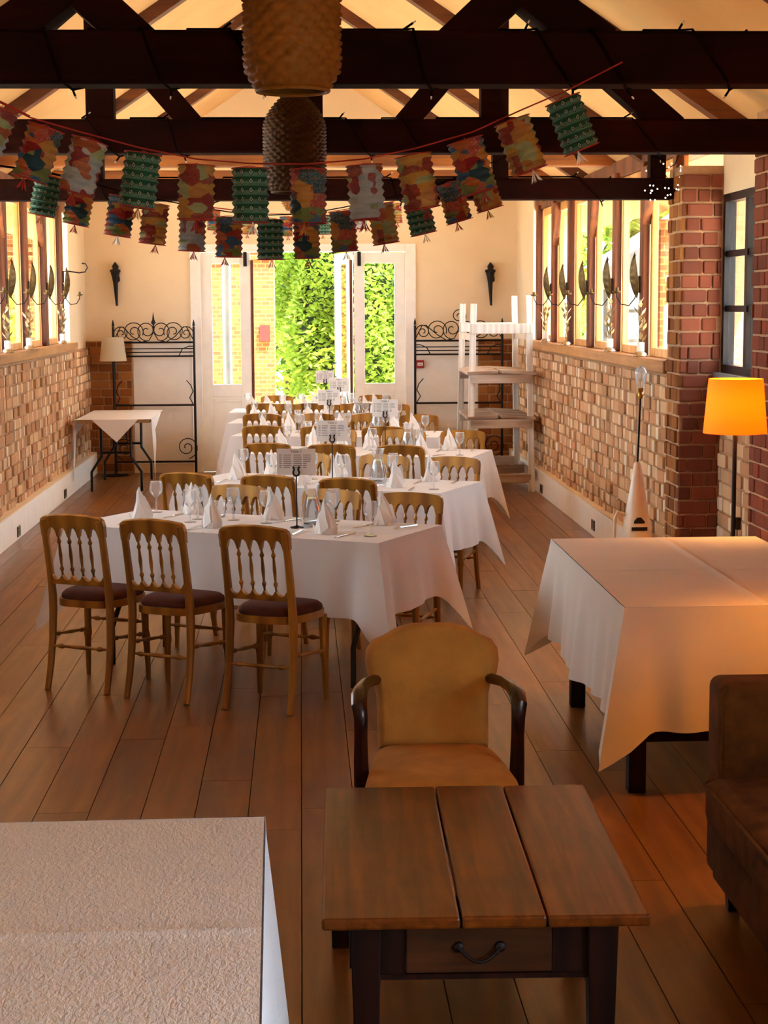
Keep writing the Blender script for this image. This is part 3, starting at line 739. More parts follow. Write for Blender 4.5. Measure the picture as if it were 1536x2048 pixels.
for k in range(6):
    rz = -R(TABLES[k][1]); rnd = random.Random(50+k); jj = .0 if k == 0 else .03
    T3 = f'the {TN[k]} banquet table'
    items = []
    def spot(q):
        q = clampp((q[0]+rnd.uniform(-jj, jj), q[1]+rnd.uniform(-jj, jj))); p = tpos(k, *q); p.z = ZT; return p
    cara = tpos(k, *(clampp(loc1((624, 1054))) if k < 5 else (.6, .4))); cara.z = ZT; nps = []
    for fn, nm, lst in ((make_napkin, 'napkin', naps), (make_glass, 'glass', glas)):
        pos = sorted([spot(q) for q in lst], key=lambda p: p.x)
        if nm == 'napkin': nps = pos
        else:
            for p in pos:
                if (p-cara).length < .115: p += (p-cara).normalized()*(.115-(p-cara).length)
        for i, p in enumerate(pos):
            if nm == 'napkin': put(fn, nm, p, rz+rnd.uniform(-.9, .9), f'{ORD[i]} white folded napkin from the left standing on {T3}')
            else: put(fn, nm, p, rnd.uniform(0, 3), f'{ORD[i]} stemmed wine glass from the left on {T3}')
    put(make_carafe, 'carafe', cara, 0, f'clear glass water carafe standing on {T3}')
    p = spot(loc1((440, 1036))); put(make_tumbler, 'tumbler', p, 0, f'small straight-sided glass tumbler on {T3}')
    if k < 4:
        for side, pp, als in (('near', .16, [.40, .95, 1.45]), ('far', .58, [.22, .78, 1.36])):
            for i, a in enumerate(als):
                for fn, nm, da, wd in ((make_knife, 'knife', -.115, 'steel table knife'), (make_fork, 'fork', .115, 'steel table fork')):
                    q = (a+da*(1 if side == 'near' else -1)+rnd.uniform(-.02, .02), pp+rnd.uniform(-.02, .02)); p = tpos(k, *clampp(q)); p.z = ZT+(.002 if nm == 'fork' else 0)
                    for q_ in nps:
                        if abs(p.x-q_.x) < .09 and (p-q_).length < .17: p.x = q_.x+(.09 if p.x > q_.x else -.09)
                    put(fn, nm, p, rz+(0 if side == 'near' else PI)+rnd.uniform(-.25, .25), f'{wd} at the {SIDE3[i]} place on the {side} side of {T3}')
def sign(k, px, Y, rz, num):
    top = atY(px[0], px[1], Y); base = Vector((top.x, Y, ZT)); ct = top.z-.006
    o = thing('table_sign', f'printed white seating card on a pole standing on the {TN[k]} banquet table', 'sign', base, rz, 'seating cards on poles')
    h = ct-ZT; cw, ch = .20, .135
    MB().lathe([(.035, 0), (.035, .006), (.008, .012), (.003, .016)], 16, cap=(True, False)).build('base', 'iron', o, True)
    MB().tube([(0, 0, .012), (0, 0, h-ch-.004)], .0035, 8).build('pole', 'iron', o, True)
    pts = [(-.013, 0, .052), (-.015, 0, .045), (-.010, 0, .036), (-.016, 0, .022), (-.013, 0, .008), (0, 0, .002), (.013, 0, .008), (.016, 0, .022), (.010, 0, .036), (.015, 0, .045), (.013, 0, .052)]
    MB().tube([(x, -.004, z+h-ch-.008) for x, _, z in pts], .005, 8).build('horseshoe_clip', 'iron', o, True)
    MB().bb(-cw/2, cw/2, -.0008, .0008, h-ch, h).build('card', 'paper', o)
    b = MB(); rnd = random.Random(k)
    cols = [(-.088, .028), (-.066, .042), (-.014, .044), (.036, .045)]
    for r in range(7):
        z = h-.034-r*.0105
        for ci, (x, wd) in enumerate(cols):
            if r > 3 and ci == 3: wd *= .4
            if ci == 0: wd *= .55
            wd *= rnd.uniform(.8, 1)
            b.add([(x, -.0014, z), (x+wd, -.0014, z), (x+wd, -.0014, z+.0026), (x, -.0014, z+.0026)], [(0, 1, 2, 3)])
    b.build('print_rows', 'ink', o)
    cu = bpy.data.curves.new('title', 'FONT'); cu.body = f'Table {num}'; cu.size = .02; cu.align_x = 'CENTER'; cu.extrude = .0003; cu.materials.append(M['ink'])
    tmp = bpy.data.objects.new('title', cu); C.objects.link(tmp); dg = bpy.context.evaluated_depsgraph_get(); me = bpy.data.meshes.new_from_object(tmp.evaluated_get(dg))
    bpy.data.objects.remove(tmp); me.materials.clear(); me.materials.append(M['ink'])
    t = bpy.data.objects.new('title_lettering', me); C.objects.link(t); t.parent = o; t.location = (0, -.0014, h-.021); t.rotation_euler = (R(90), 0, 0)
for k, (px, Y, rz) in enumerate((((592, 895), 8.97, -.12), ((664, 839), 11.25, .06), ((770, 797), 13.5, -.18), ((658, 778), 15.55, .1), ((678, 755), 17.35, -.15), ((650, 740), 18.95, .1))):
    sign(k, px, Y, rz, k+1)

# ================================================================== FOREGROUND
# coffee table
o = thing('coffee_table', 'low worn oak coffee table with three planks and one drawer', 'table', (.436, 4.545, 0), R(-1.2))
hw, hd, ht = .392, .572, .46
edges = [-hw, -.06, .145, hw]
for i in range(3):
    MB().bb(edges[i]+.002, edges[i+1]-.002, -hd+random.uniform(0, .006), hd, ht-.03, ht+random.uniform(-.001, .001)).build('top_plank', 'table_oak', o, bevel=.007)
for sx in (-1, 1):
    for sy in (-1, 1):
        MB().box((sx*.285 if sy < 0 else sx*.345, sy*(hd-.09), (ht-.03)/2), (.075, .075, ht-.03), tap=.72).build('leg', 'dark_oak', o, bevel=.004)
    MB().bb(sx*.31-.014, sx*.31+.014, -hd+.13, hd-.13, ht-.17, ht-.031).build('apron', 'dark_oak', o)
MB().bb(-.25, .25, hd-.10, hd-.075, ht-.17, ht-.031).build('apron', 'dark_oak', o)
for xa, xb in ((-.25, -.19), (.165, .25)): MB().bb(xa, xb, -hd+.075, -hd+.10, ht-.17, ht-.031).build('apron', 'dark_oak', o)
MB().bb(-.25, .25, -hd+.072, -hd+.10, ht-.178, ht-.165).build('drawer_rail', 'dark_oak', o)
dw = MB().bb(-.188, .163, -hd+.066, -hd+.30, ht-.16, ht-.048).build('drawer', 'drawer_oak', o, bevel=.003)
MB().tube([(-.05+.10*t-.012, -hd+.055-.012*math.sin(PI*t), ht-.095-.030*math.sin(PI*t)) for t in [i/10 for i in range(11)]], .0045, 8).build('bail_handle', 'iron', dw, True)
for x in (-.062, .038): MB().lathe([(.014, 0), (.012, .008), (.004, .012)], 12, Matrix.Translation((x, -hd+.066, ht-.095)) @ Euler((R(90), 0, 0)).to_matrix().to_4x4(), (True, True)).build('handle_rose', 'iron', dw, True)

# armchair
o = thing('armchair', 'mustard velvet open armchair with dark curved arms behind coffee table', 'armchair', (.432, 5.55, 0), R(-1))
half = [(0, .83), (.07, .829), (.12, .815), (.165, .790), (.205, .772), (.226, .740), (.230, .700), (.222, .655), (.200, .620), (.192, .58), (.190, .50), (.190, .42), (.188, .40)]
poly = half+[(-x, z) for x, z in half[:0:-1]]
tilt = Matrix.Translation((0, .24, .40)) @ Euler((R(-12), 0, 0)).to_matrix().to_4x4() @ Matrix.Translation((0, 0, -.40))
bk = MB().cushion(poly, .05, .075, 6, .035, tilt).build('back_pad', 'gold_velvet', o, True, angle=60)
MB().prism([(x*.985, .40+(z-.40)*.985) for x, z in poly], .05, .075, tilt).build('back_panel', 'gold_velvet', o, bevel=.008)
seat = [(.19, -.27), (.25, .30)]
b = MB(); pr = [(.985, .34), (1, .36), (1, .385), (.975, .405), (.92, .418), (.7, .430), (.35, .436), (.05, .437)]; outl = []
for i in range(40):
    a = 2*PI*i/40; c, s_ = math.cos(a), math.sin(a); e = .35; x = abs(c)**e*(1 if c > 0 else -1); y = abs(s_)**e*(1 if s_ > 0 else -1)
    outl.append((x*(.258-.06*(y+1)/2), -.03+y*.29))
for kx, z in pr: b.v += [(x*kx, -.03+(y+.03)*kx, z) for x, y in outl]
for j in range(len(pr)-1): b.f += [(j*40+i, j*40+(i+1) % 40, (j+1)*40+(i+1) % 40, (j+1)*40+i) for i in range(40)]
b.f += [tuple(range(40))[::-1], tuple((len(pr)-1)*40+i for i in range(40))]
b.build('seat_pad', 'gold_velvet', o, True, angle=60)
MB().box((0, -.03, .32), (.42, .54, .06)).build('seat_rail', 'mahogany', o, bevel=.006)
for s in (-1, 1):
    MB().tube([(s*.185, .30, .632), (s*.205, .25, .636), (s*.230, .18, .643), (s*.248, .08, .646), (s*.256, -.02, .644), (s*.256, -.075, .624), (s*.252, -.085, .585), (s*.252, -.07, .52), (s*.252, -.06, .44), (s*.250, -.06, .36), (s*.235, -.06, .31)], [.020, .020, .020, .022, .025, .024, .021, .020, .022, .024, .018], 10, sq=(1.1, .9)).build('arm', 'mahogany', o, True)
    MB().tube([(s*.20, -.27, 0), (s*.20, -.27, .2), (s*.205, -.27, .345)], [.016, .022, .027], 8).build('leg', 'mahogany', o, True)
    MB().tube([(s*.175, .31, 0), (s*.17, .25, .2), (s*.17, .22, .36)], [.017, .021, .024], 8).build('leg', 'mahogany', o, True)

# white-clothed table in the near left corner
c = Vector((-.86, 3.17, 0))
o = thing('near_table', 'square table in the near left corner hidden under crinkled white cloth', 'table', c)
MB().bb(-.76, .76, -.64, .64, TH-.04, TH-.003).build('tabletop', 'dark_oak', o)
for sx in (-1, 1):
    for sy in (-1, 1): MB().box((sx*.68, sy*.56, (TH-.04)/2), (.07, .07, TH-.04), tap=.8).build('leg', 'dark_oak', o)
o = drape(1.55, 1.32, TH, .55, .60, 77, flare=.035, amp=.006, cor=.05).build('tablecloth', 'linen_crinkle', None, True, angle=60); o.location = c; o.rotation_euler = (0, 0, R(.8))
tag(o, 'crinkled white cloth on the table in the near left corner', 'tablecloth')
# large table on the right
c = Vector((1.722, 7.47, 0))
o = thing('refectory_table', 'heavy dark wooden table under warm cloth beside the lit lamp', 'table', c)
MB().bb(-.49, .49, -.97, .97, TH-.04, TH-.003).build('tabletop', 'dark_oak', o)
for sx in (-1, 1):
    for sy in (-1, 1): MB().box((sx*.43, sy*(.84 if sy < 0 else .62), (TH-.04)/2), (.068, .068, TH-.04)).build('leg', 'dark_oak', o, bevel=.004)
    MB().bb(sx*.43-.02, sx*.43+.02, -.80, .58, .29, .37).build('stretcher', 'dark_oak', o)
for y in (-.84, .62): MB().bb(-.40, .40, y-.02, y+.02, .20, .28).build('stretcher', 'dark_oak', o)
o = drape(1.96, 1.01, TH, .46, .60, 91, flare=.035, amp=.024).build('tablecloth', 'linen_warm', None, True, angle=60); o.location = c; o.rotation_euler = (0, 0, R(90))
tag(o, 'cream cloth with hanging corners on the large table at right', 'tablecloth')

# sofa at the right edge
o = thing('sofa', 'brown velvet sofa with piped cushions at the right edge', 'sofa', (1.24, 5.22, 0))
SX, SY = 1.0, 2.0
def soft(b0, name, mat='sofa_velvet', bev=.03, par=None):
    x = b0.build(name, mat, par or o, True); md = x.modifiers.new('bevel', 'BEVEL'); md.width = bev; md.segments = 4; return x
soft(MB().bb(.03, SX, -SY, .05, .10, .30), 'base', bev=.02)
for k in range(2):
    y1 = -.02-k*(SY-.24)/2; y0 = y1-(SY-.26)/2
    cs = soft(MB().bb(-.02, SX-.22, y0, y1, .30, .455), 'seat_cushion', bev=.05)
    ring_ = [(-.02, y0+.03, .435), (-.02, y1-.03, .435), (0, y1-.005, .44), (SX-.25, y1-.005, .44)]
    MB().tube(ring_, .006, 8).build('piping', 'sofa_velvet', cs, True)
for y in (.0, -SY+.10):
    soft(MB().bb(.035, SX, y, y+.17, .10, .735), 'arm', bev=.035)
MB().tube([(.04, .0, .30), (.04, .0, .70), (.06, .0, .735)], .006, 8).build('piping', 'sofa_velvet', o, True)
soft(MB().bb(SX-.22, SX, -SY+.1, .05, .30, .86), 'backrest', bev=.06)
for x in (.10, SX-.08):
    for y in (.05, -SY+.15): MB().box((x, y, .05), (.05, .05, .10), tap=.7).build('foot', 'dark_oak', o)

# ================================================================== LEFT FOLDING TABLE AND LAMPS
c = Vector((-1.905, 18.62, 0))
o = trestle((c.x, c.y, 0), R(90), 'folding table with black steel legs in the far left corner', L=1.60, W=.75)
b = MB()   # small square cloth laid cornerwise: top sheet and four hanging corners
hx, hy = .38, .805; z = TH+.002
b.add([(-hx, -hy, z), (hx, -hy, z), (hx, hy, z), (-hx, hy, z)], [(0, 1, 2, 3)])
def tri_drop(p0, p1, p2, n=6):
    b.add([p0, p1, p2], [(0, 1, 2)])
b.add([(-.22, -hy-.004, z), (.25, -hy-.004, z), (.03, -hy-.012, z-.23)], [(0, 1, 2)])
for s, ln, w_ in ((-1, .62, .17), (1, .60, .12)):
    k0 = []
    pts = []
    for j in range(9):
        t = j/8; wd = w_*(1-t)**.8+.004; fold = .015*math.sin(t*5)
        pts += [(s*(hx+.006+.03*t), -hy-.012-wd*.2, z-ln*t), (s*(hx+.02+.03*t)+fold*s, -hy+wd*.5, z-ln*t), (s*(hx+.006+.025*t), -hy+wd, z-ln*t)]
        if j == 8: pass
    k = len(b.v); b.v += pts
    for j in range(8):
        for i in range(2): b.f.append((k+j*3+i, k+j*3+i+1, k+(j+1)*3+i+1, k+(j+1)*3+i))
    b.add([(s*(hx+.002), -hy, z), (s*(hx+.002), hy*.6, z), (s*(hx+.012), -hy+.15, z-.16)], [(0, 1, 2)])
o = b.build('corner_cloth', 'linen'); o.location = (c.x, c.y, 0)
tag(o, 'small white cloth laid cornerwise on the far left folding table', 'tablecloth')
def floor_lamp(loc, rb, rtp, z0, z1, shade, label, lit, tri=False):
    o = thing('floor_lamp', label, 'floor lamp', loc)
    MB().lathe([(.14, 0), (.14, .012), (.03, .022), (.014, .04)], 24, cap=(True, False)).build('base', 'iron', o, True)
    MB().tube([(0, 0, .02), (0, 0, z0+.08)], .0115, 10).build('pole', 'iron', o, True)
    MB().lathe([(rb, z0), (rtp, z1), (rtp-.003, z1), (rb-.003, z0)], 40).build('shade', shade, o, True)
    g = MB()
    for a in range(3): g.tube([(0, 0, z0+.08), ((rb-.01)*math.cos(a*2.1), (rb-.01)*math.sin(a*2.1), z0+.07)], .002, 6)
    g.build('shade_carrier', 'iron', o)
    MB().lathe([(.012, z0+.08), (.014, z0+.12), (.028, z0+.15), (.030, z0+.17), (.02, z0+.195), (.003, z0+.205)], 16, cap=(True, True)).build('bulb', 'bulb_glow' if lit else 'white_plastic', o, True)
    return o
p = atY(1470, 865, 8.85)
lr = floor_lamp((p.x, 8.85, 0), .162, .138, 1.235, 1.512, 'shade_amber', 'lit floor lamp with glowing amber drum shade and black pole at right', True)
MB().bb(.012, .038, -.012, .012, .735, .80).build('switch_box', 'black_metal', lr, bevel=.004)
MB().tube([(.02, 0, .735), (.022, 0, .5), (.015, .01, .2), (.03, .1, .015), (.1, .16, .012)], .003, 6).build('flex', 'black_metal', lr, True)
ll = bpy.data.lights.new('lamp_bulb', 'POINT'); ll.energy = 30; ll.color = (1, .50, .13); ll.shadow_soft_size = .05
lo = bpy.data.objects.new('lamp_bulb', ll); C.objects.link(lo); lo.parent = lr; lo.location = (0, 0, 1.36)
ls = floor_lamp((2.02, 6.08, 0), .162, .138, 1.235, 1.512, 'shade_amber', 'lit amber shaded floor lamp beside the sofa, outside the picture', True)
le = bpy.data.lights.new('lamp_bulb', 'POINT'); le.energy = 24; le.color = (1, .36, .04); le.shadow_soft_size = .05
lo2 = bpy.data.objects.new('lamp_bulb', le); C.objects.link(lo2); lo2.parent = ls; lo2.location = (0, 0, 1.36)
ll2 = floor_lamp((-2.09, 19.68, 0), .150, .118, 1.285, 1.548, 'shade_cream', 'unlit floor lamp with white tapered shade in the far left corner', False)
MB().tube([(-.02, 0, .02), (.10, -.03, .008), (.16, -.06, .008)], .004, 6).build('flex', 'black_metal', ll2, True)

# tall enamel jug lamp
p = atY(1284, 760, 9.85)
o = thing('jug_lamp', 'tall cream enamel cone jug lamp with bare bulb against brick wall', 'lamp', (p.x-.02, 9.85, 0))
MB().lathe([(.155, 0), (.158, .02), (.125, .22), (.083, .60), (.02, .99), (.014, 1.0)], 32, cap=(True, True)).build('jug_body', 'enamel', o, True)
MB().tube([(-.072, 0, .70), (-.11, 0, .715), (-.125, 0, .68), (-.128, 0, .60), (-.125, 0, .45), (-.10, 0, .36)], .010, 10).build('handle', 'enamel', o, True)
MB().tube([(0, 0, .99), (.012, 0, 1.37)], .006, 10).build('stem', 'iron', o, True)
MB().lathe([(.012, 1.36), (.016, 1.38), (.010, 1.395), (.017, 1.405), (.017, 1.42)], 14, Matrix.Translation((.012, 0, 0))).build('bulb_holder', 'brass', o, True)
bl = MB().lathe([(.014, 1.42), (.022, 1.44), (.033, 1.49), (.034, 1.51), (.026, 1.53), (.008, 1.545), (.002, 1.547)], 16, Matrix.Translation((.012, 0, 0))).build('bulb', 'crystal', o, True)
fl = MB()
for a in range(4): fl.tube([(.012+.006*math.cos(a*1.57), .006*math.sin(a*1.57), 1.425), (.012+.018*math.cos(a*1.57), .018*math.sin(a*1.57), 1.50)], .0012, 5)
fl.build('filament', 'brass', bl)
MB().prism([(-.030, .655), (.030, .655), (.032, .665), (.010, .690), (-.012, .688), (-.03, .668)], -.076, -.07, Euler((R(0), 0, 0)).to_matrix().to_4x4()).build('emblem', 'iron', o)
MB().prism([(-.045, .615), (.045, .615), (.045, .635), (-.045, .635)], -.0835, -.078).build('emblem_band', 'iron', o)

# ================================================================== IRON RACKS, TORCHES, SHELF
def spiral(cx, cz, r0, r1, a0, turns, y=0, n=30):
    return [(cx+(r0+(r1-r0)*i/n)*math.cos(a0+turns*2*PI*i/n), y, cz+(r0+(r1-r0)*i/n)*math.sin(a0+turns*2*PI*i/n)) for i in range(n+1)]
def arc(cx, cz, r, a0, a1, y=0, n=14): return [(cx+r*math.cos(a0+(a1-a0)*i/n), y, cz+r*math.sin(a0+(a1-a0)*i/n)) for i in range(n+1)]
def rack(x0, x1, label, finial, y=19.84):
    o = thing('iron_rack', label, 'rack', ((x0+x1)/2, y, 0)); W = (x1-x0)/2
    for s in (-1, 1): MB().tube([(s*W, 0, 0), (s*W, 0, 1.66)], .014, 8).build('post', 'iron', o, True)
    for s in (-1, 1): MB().lathe([(.0, 1.66), (.016, 1.67), (.012, 1.70), (.002, 1.74)], 8, Matrix.Translation((s*W, 0, 0))).build('post_finial', 'iron', o, True)
    for z, r in ((1.485, .011), (1.415, .006), (1.375, .006), (1.33, .010), (.78, .011), (.14, .011)):
        MB().tube([(-W, 0, z), (W, 0, z)], r, 8).build('rail', 'iron', o, True)
    for s in (-1, 1):
        f = lambda pts: [(s*x, yy, z) for x, yy, z in pts]
        MB().tube(f(spiral(.075, 1.615, .115, .02, -PI/2, 1.6)), .006, 6).build('scroll', 'iron', o, True)
        MB().tube(f(arc(W*.49, 1.60, .105, R(200), R(20))[:]+spiral(W*.49+.0, 1.60, .105, .02, R(20), -1.3)), .006, 6).build('scroll', 'iron', o, True)
        MB().tube(f(spiral(W-.09, 1.585, .085, .015, R(0), 1.7)), .006, 6).build('scroll', 'iron', o, True)
        MB().tube(f([(0.0, 0, 1.60), (.05, 0, 1.51), (.14, 0, 1.49), (.24, 0, 1.55), (W*.75, 0, 1.66), (W-.08, 0, 1.655), (W, 0, 1.50)]), .006, 6).build('scroll', 'iron', o, True)
        MB().tube(f(spiral(W-.10, .30, .13, .02, R(-80), 1.8)), .006, 6).build('scroll', 'iron', o, True)
        MB().tube(f([(W-.09, -.03, 1.06), (W-.04, -.02, 1.0), (W-.02, 0, .93), (W-.06, 0, .86), (W-.02, 0, .79)]), .006, 6).build('hook', 'iron', o, True)
        MB().tube(f([(W-.17, -.02, 1.335), (W-.13, -.03, 1.41), (W-.06, -.02, 1.44), (W, 0, 1.44)]), .006, 6).build('corner_curl', 'iron', o, True)
    if finial:
        MB().prism([(-.012, 1.63), (.012, 1.63), (.008, 1.68), (.022, 1.70), (.03, 1.695), (.012, 1.74), (0, 1.83), (-.012, 1.74), (-.03, 1.695), (-.022, 1.70), (-.008, 1.68)], -.006, .006).build('spear_finial', 'iron', o)
    else:
        MB().tube(spiral(.0, 1.76, .09, .015, R(-60), 1.7), .006, 6).build('scroll', 'iron', o, True)
rack(-2.10, -1.20, 'black wrought iron rack with spear finial left of the doors', True)
rack(1.29, 2.28, 'black wrought iron rack with scrolled top right of the doors', False)
for px, side in ((231, 'left'), (980, 'right')):
    t0 = atY(px, 540, FAR-.03)
    o = thing('wall_torch', f'black torch shaped wall light on the white wall {side} of the doors', 'wall light', (t0.x, FAR-.06, t0.z-.40))
    MB().tube([(.01, 0, 0), (.008, 0, .03), (0, 0, .26), (-.002, -.01, .36)], [.012, .014, .028, .045], 10).build('stem', 'iron', o, True)
    MB().lathe([(.046, .34), (.05, .36), (.04, .385)], 12, cap=(True, True)).build('collar', 'iron', o, True)
    MB().prism([(-.055, .37), (.055, .37), (.06, .40), (.03, .41), (.04, .44), (0, .49), (-.035, .44), (-.025, .41), (-.06, .40)], -.03, .03).build('flame_cap', 'iron', o, bevel=.006)
    MB().bb(-.02, .02, .0, .06, .22, .30).build('wall_bracket', 'iron', o)
    MB().prism([(.02, .25), (.05, .28), (.045, .33), (.015, .35)], -.02, .02).build('side_leaf', 'iron', o)
o = thing('shelf_unit', 'tall whitewashed timber shelf unit with rough planks in far right corner', 'shelf', (2.0, 18.1, 0))
for sx in (-1, 1):
    for sy in (-1, 1):
        MB().bar((sx*.315, sy*.60, 0), (sx*.275, sy*.585, 1.98 if sx > 0 else 1.90), .062, .042, (0, 1, 0)).build('leg', 'white_shelf', o, bevel=.005)
for z in (.70, 1.15):
    for sy in (-1, 1): MB().bb(-.31, .31, sy*.60-.045, sy*.60-.02, z-.045, z+.045).build('shelf_bearer', 'rough_plank', o, bevel=.004)
    for i, (xa, xb) in enumerate(((-.33, -.02), (-.01, .34))):
        MB().box(((xa+xb)/2, 0, z+.062), (xb-xa, 1.30, .032), (0, R(3 if i else -3), R(1 if i else -1))).build('shelf_plank', 'rough_plank', o, bevel=.006)
for sy in (-1, 1): MB().bb(-.30, .31, sy*.60-.05, sy*.60-.025, 1.60, 1.70).build('top_rail', 'white_shelf', o, bevel=.005)
for sx in (-1, 1):
    MB().bb(sx*.30-.015, sx*.30+.015, -.56, .56, 1.53, 1.60).build('side_rail', 'white_shelf', o, bevel=.005)
    MB().bb(sx*.33-.015, sx*.33+.015, -.57, .57, .14, .22).build('side_rail', 'rough_plank', o, bevel=.005)
for sy, z in ((-1, .10), (1, .18), (0, .14)): MB().bb(-.31, .31, sy*.60-.02, sy*.60+.02, z, z+.09).build('foot_rail', 'rough_plank', o, bevel=.005)

# wall fittings
for i, (px, X, s, lab) in enumerate((((37, 1070), -2.325, 1, 'bronze double socket on the left skirting nearest the camera'), ((130, 990), -2.325, 1, 'bronze double socket on the left skirting near the folding table'),
                                ((1083, 978), 2.375, -1, 'bronze double socket on the right skirting by the shelf unit'), ((1187, 1050), 2.375, -1, 'bronze double socket on the right skirting behind the clothed table'))):
    d = ray(*px); q = CP+d*(X/d.x)
    o = thing('power_socket', lab, 'socket', (X, q.y, max(.07, min(q.z, .18)))); T = .045
    MB().bb(0, s*.008, -.075, .075, -.043, .043).build('plate', 'socket_bronze', o, bevel=.002)
    for y in (-.035, .035):
        MB().bb(s*.008, s*.0095, y-.018, y+.018, -.022, .012).build('outlet', 'black_metal', o); MB().bb(s*.008, s*.012, y-.008, y+.008, .018, .034).build('rocker', 'black_metal', o)
q = atY(840, 728, FAR-.02)
o = thing('fire_call_point', 'red fire alarm call point on the white wall right of doors', 'alarm', (q.x, FAR-.02, q.z))
MB().bb(-.045, .045, -.03, .01, -.045, .045).build('case', 'red_plastic', o, bevel=.004); MB().bb(-.03, .03, -.034, -.03, -.018, .016).build('window_plate', 'white_plastic', o)
MB().bb(-.022, .022, -.036, -.034, -.006, .0).build('bar', 'red_plastic', o)

# ================================================================== WINDOW ORNAMENTS
def leaf_sconce(X, s, y, z, label):
    o = thing('leaf_sconce', label, 'candle sconce', (X, y, z), 0, 'leaf candle sconces')
    n = 12; b = MB()
    for i in range(n+1):
        t = i/n; w_ = .042*math.sin(PI*min(t*1.02, 1))**.7*(1-.25*t)+.002; xx = s*(-.02-.04*math.sin(t*2.2)); rib = .009*(1 if i % 2 else -1)
        b.v += [(xx, -w_, -.10+.32*t), (xx+s*(.012+rib), 0, -.10+.32*t+.012), (xx, w_, -.10+.32*t)]
    for i in range(n):
        for j in range(2): b.f.append((i*3+j, i*3+j+1, (i+1)*3+j+1, (i+1)*3+j))
    lf = b.build('leaf_plate', 'bronze_leaf', o, True); lf.rotation_euler = (0, 0, s*R(38)); md = lf.modifiers.new('solid', 'SOLIDIFY'); md.thickness = .003
    MB().tube([(s*-.0, 0, -.02), (s*-.03, 0, -.10), (s*-.07, 0, -.15), (s*-.13, 0, -.14), (s*-.16, 0, -.09), (s*-.16, 0, -.06)], .005, 6).build('arm', 'iron', o, True)
    MB().lathe([(.004, -.065), (.032, -.055), (.034, -.045), (.014, -.05), (.014, -.02), (.011, -.02), (.011, -.045)], 14, Matrix.Translation((s*-.16, 0, 0))).build('candle_cup', 'bronze_leaf', o, True)
    MB().bb(s*-.006, s*.006, -.012, .012, -.06, .06).build('back_plate', 'iron', o)
    return o
def sill_plant(X, s, y, label, candle, seed):
    rnd = random.Random(seed); o = thing('metal_leaf_holder', label, 'ornament', (X, y, SILL), rnd.uniform(0, 6), 'metal leaf candle holders')
    MB().lathe([(.048, 0), (.05, .006), (.04, .025), (.02, .036), (.0, .038)], 18, cap=(True, False)).build('dome_base', 'silver', o, True)
    for j in range(3):
        a = j*2.1+rnd.uniform(-.3, .3); ht_ = rnd.uniform(.22, .34); lean = rnd.uniform(.008, .022)
        pts = [(lean*math.cos(a)*t*1.6, lean*math.sin(a)*t*1.6, .04+ht_*t) for t in (0, .3, .6, 1)]
        st = MB().tube(pts, .003, 6).build('stem', 'bronze_leaf', o, True)
        b = MB()
        for q in range(5):
            t = .25+.18*q; px_, py_, pz = (lean*math.cos(a)*t*1.6, lean*math.sin(a)*t*1.6, .04+ht_*t); aa = a+q*2.4; l_ = .055
            dx, dy = math.cos(aa), math.sin(aa)
            b.add([(px_, py_, pz), (px_+dx*l_*.4-dy*.016, py_+dy*l_*.4+dx*.016, pz+.03), (px_+dx*l_*.8, py_+dy*l_*.8, pz+.06), (px_+dx*l_*.4+dy*.016, py_+dy*l_*.4-dx*.016, pz+.03)], [(0, 1, 2, 3)])
        b.build('leaves', 'pale_leaf', st)
    if candle:
        MB().lathe([(.026, .035), (.026, .10), (.0, .102)], 16, cap=(True, False)).build('candle', 'wax', o, True)
for i, y in enumerate(postsR[1:6]):
    leaf_sconce(2.435, 1, y-.0, 2.03, f'{ORD[4-i]} leaf candle sconce from the brick pier along the right windows')
for i, y in enumerate(postsL[0:5]):
    leaf_sconce(-2.40, -1, y-.02, 2.06, f'{ORD[4-i]} leaf candle sconce from the left picture edge along the left windows')
hk = thing('iron_hook', 'curled iron hook on the last post of the left windows', 'hook', (-2.40, 18.05, 2.2))
MB().tube([(0, 0, -.05), (0, 0, .04), (.03, 0, .05), (.16, 0, .03), (.22, 0, .04), (.245, 0, .085), (.225, 0, .12), (.19, 0, .125)], .007, 8).build('bent_rod', 'iron', hk, True)
MB().bb(-.006, .006, -.014, .014, -.07, .05).build('back_plate', 'iron', hk)
for i, (px, cd) in enumerate(((1103, True), (1145, False), (1236, True), (1300, True))):
    y = 2.47*3500/(px-601); sill_plant(2.408, 1, y, f'{ORD[i]} metal leaf candle holder from the far wall on right sill', cd, 60+i)
for i, (px, cd) in enumerate(((12, True), (55, True), (122, True))):
    y = 2.42*3500/(601-px); sill_plant(-2.375, -1, y, f'{ORD[2-i]} metal leaf candle holder from the far wall on left sill', cd, 80+i)

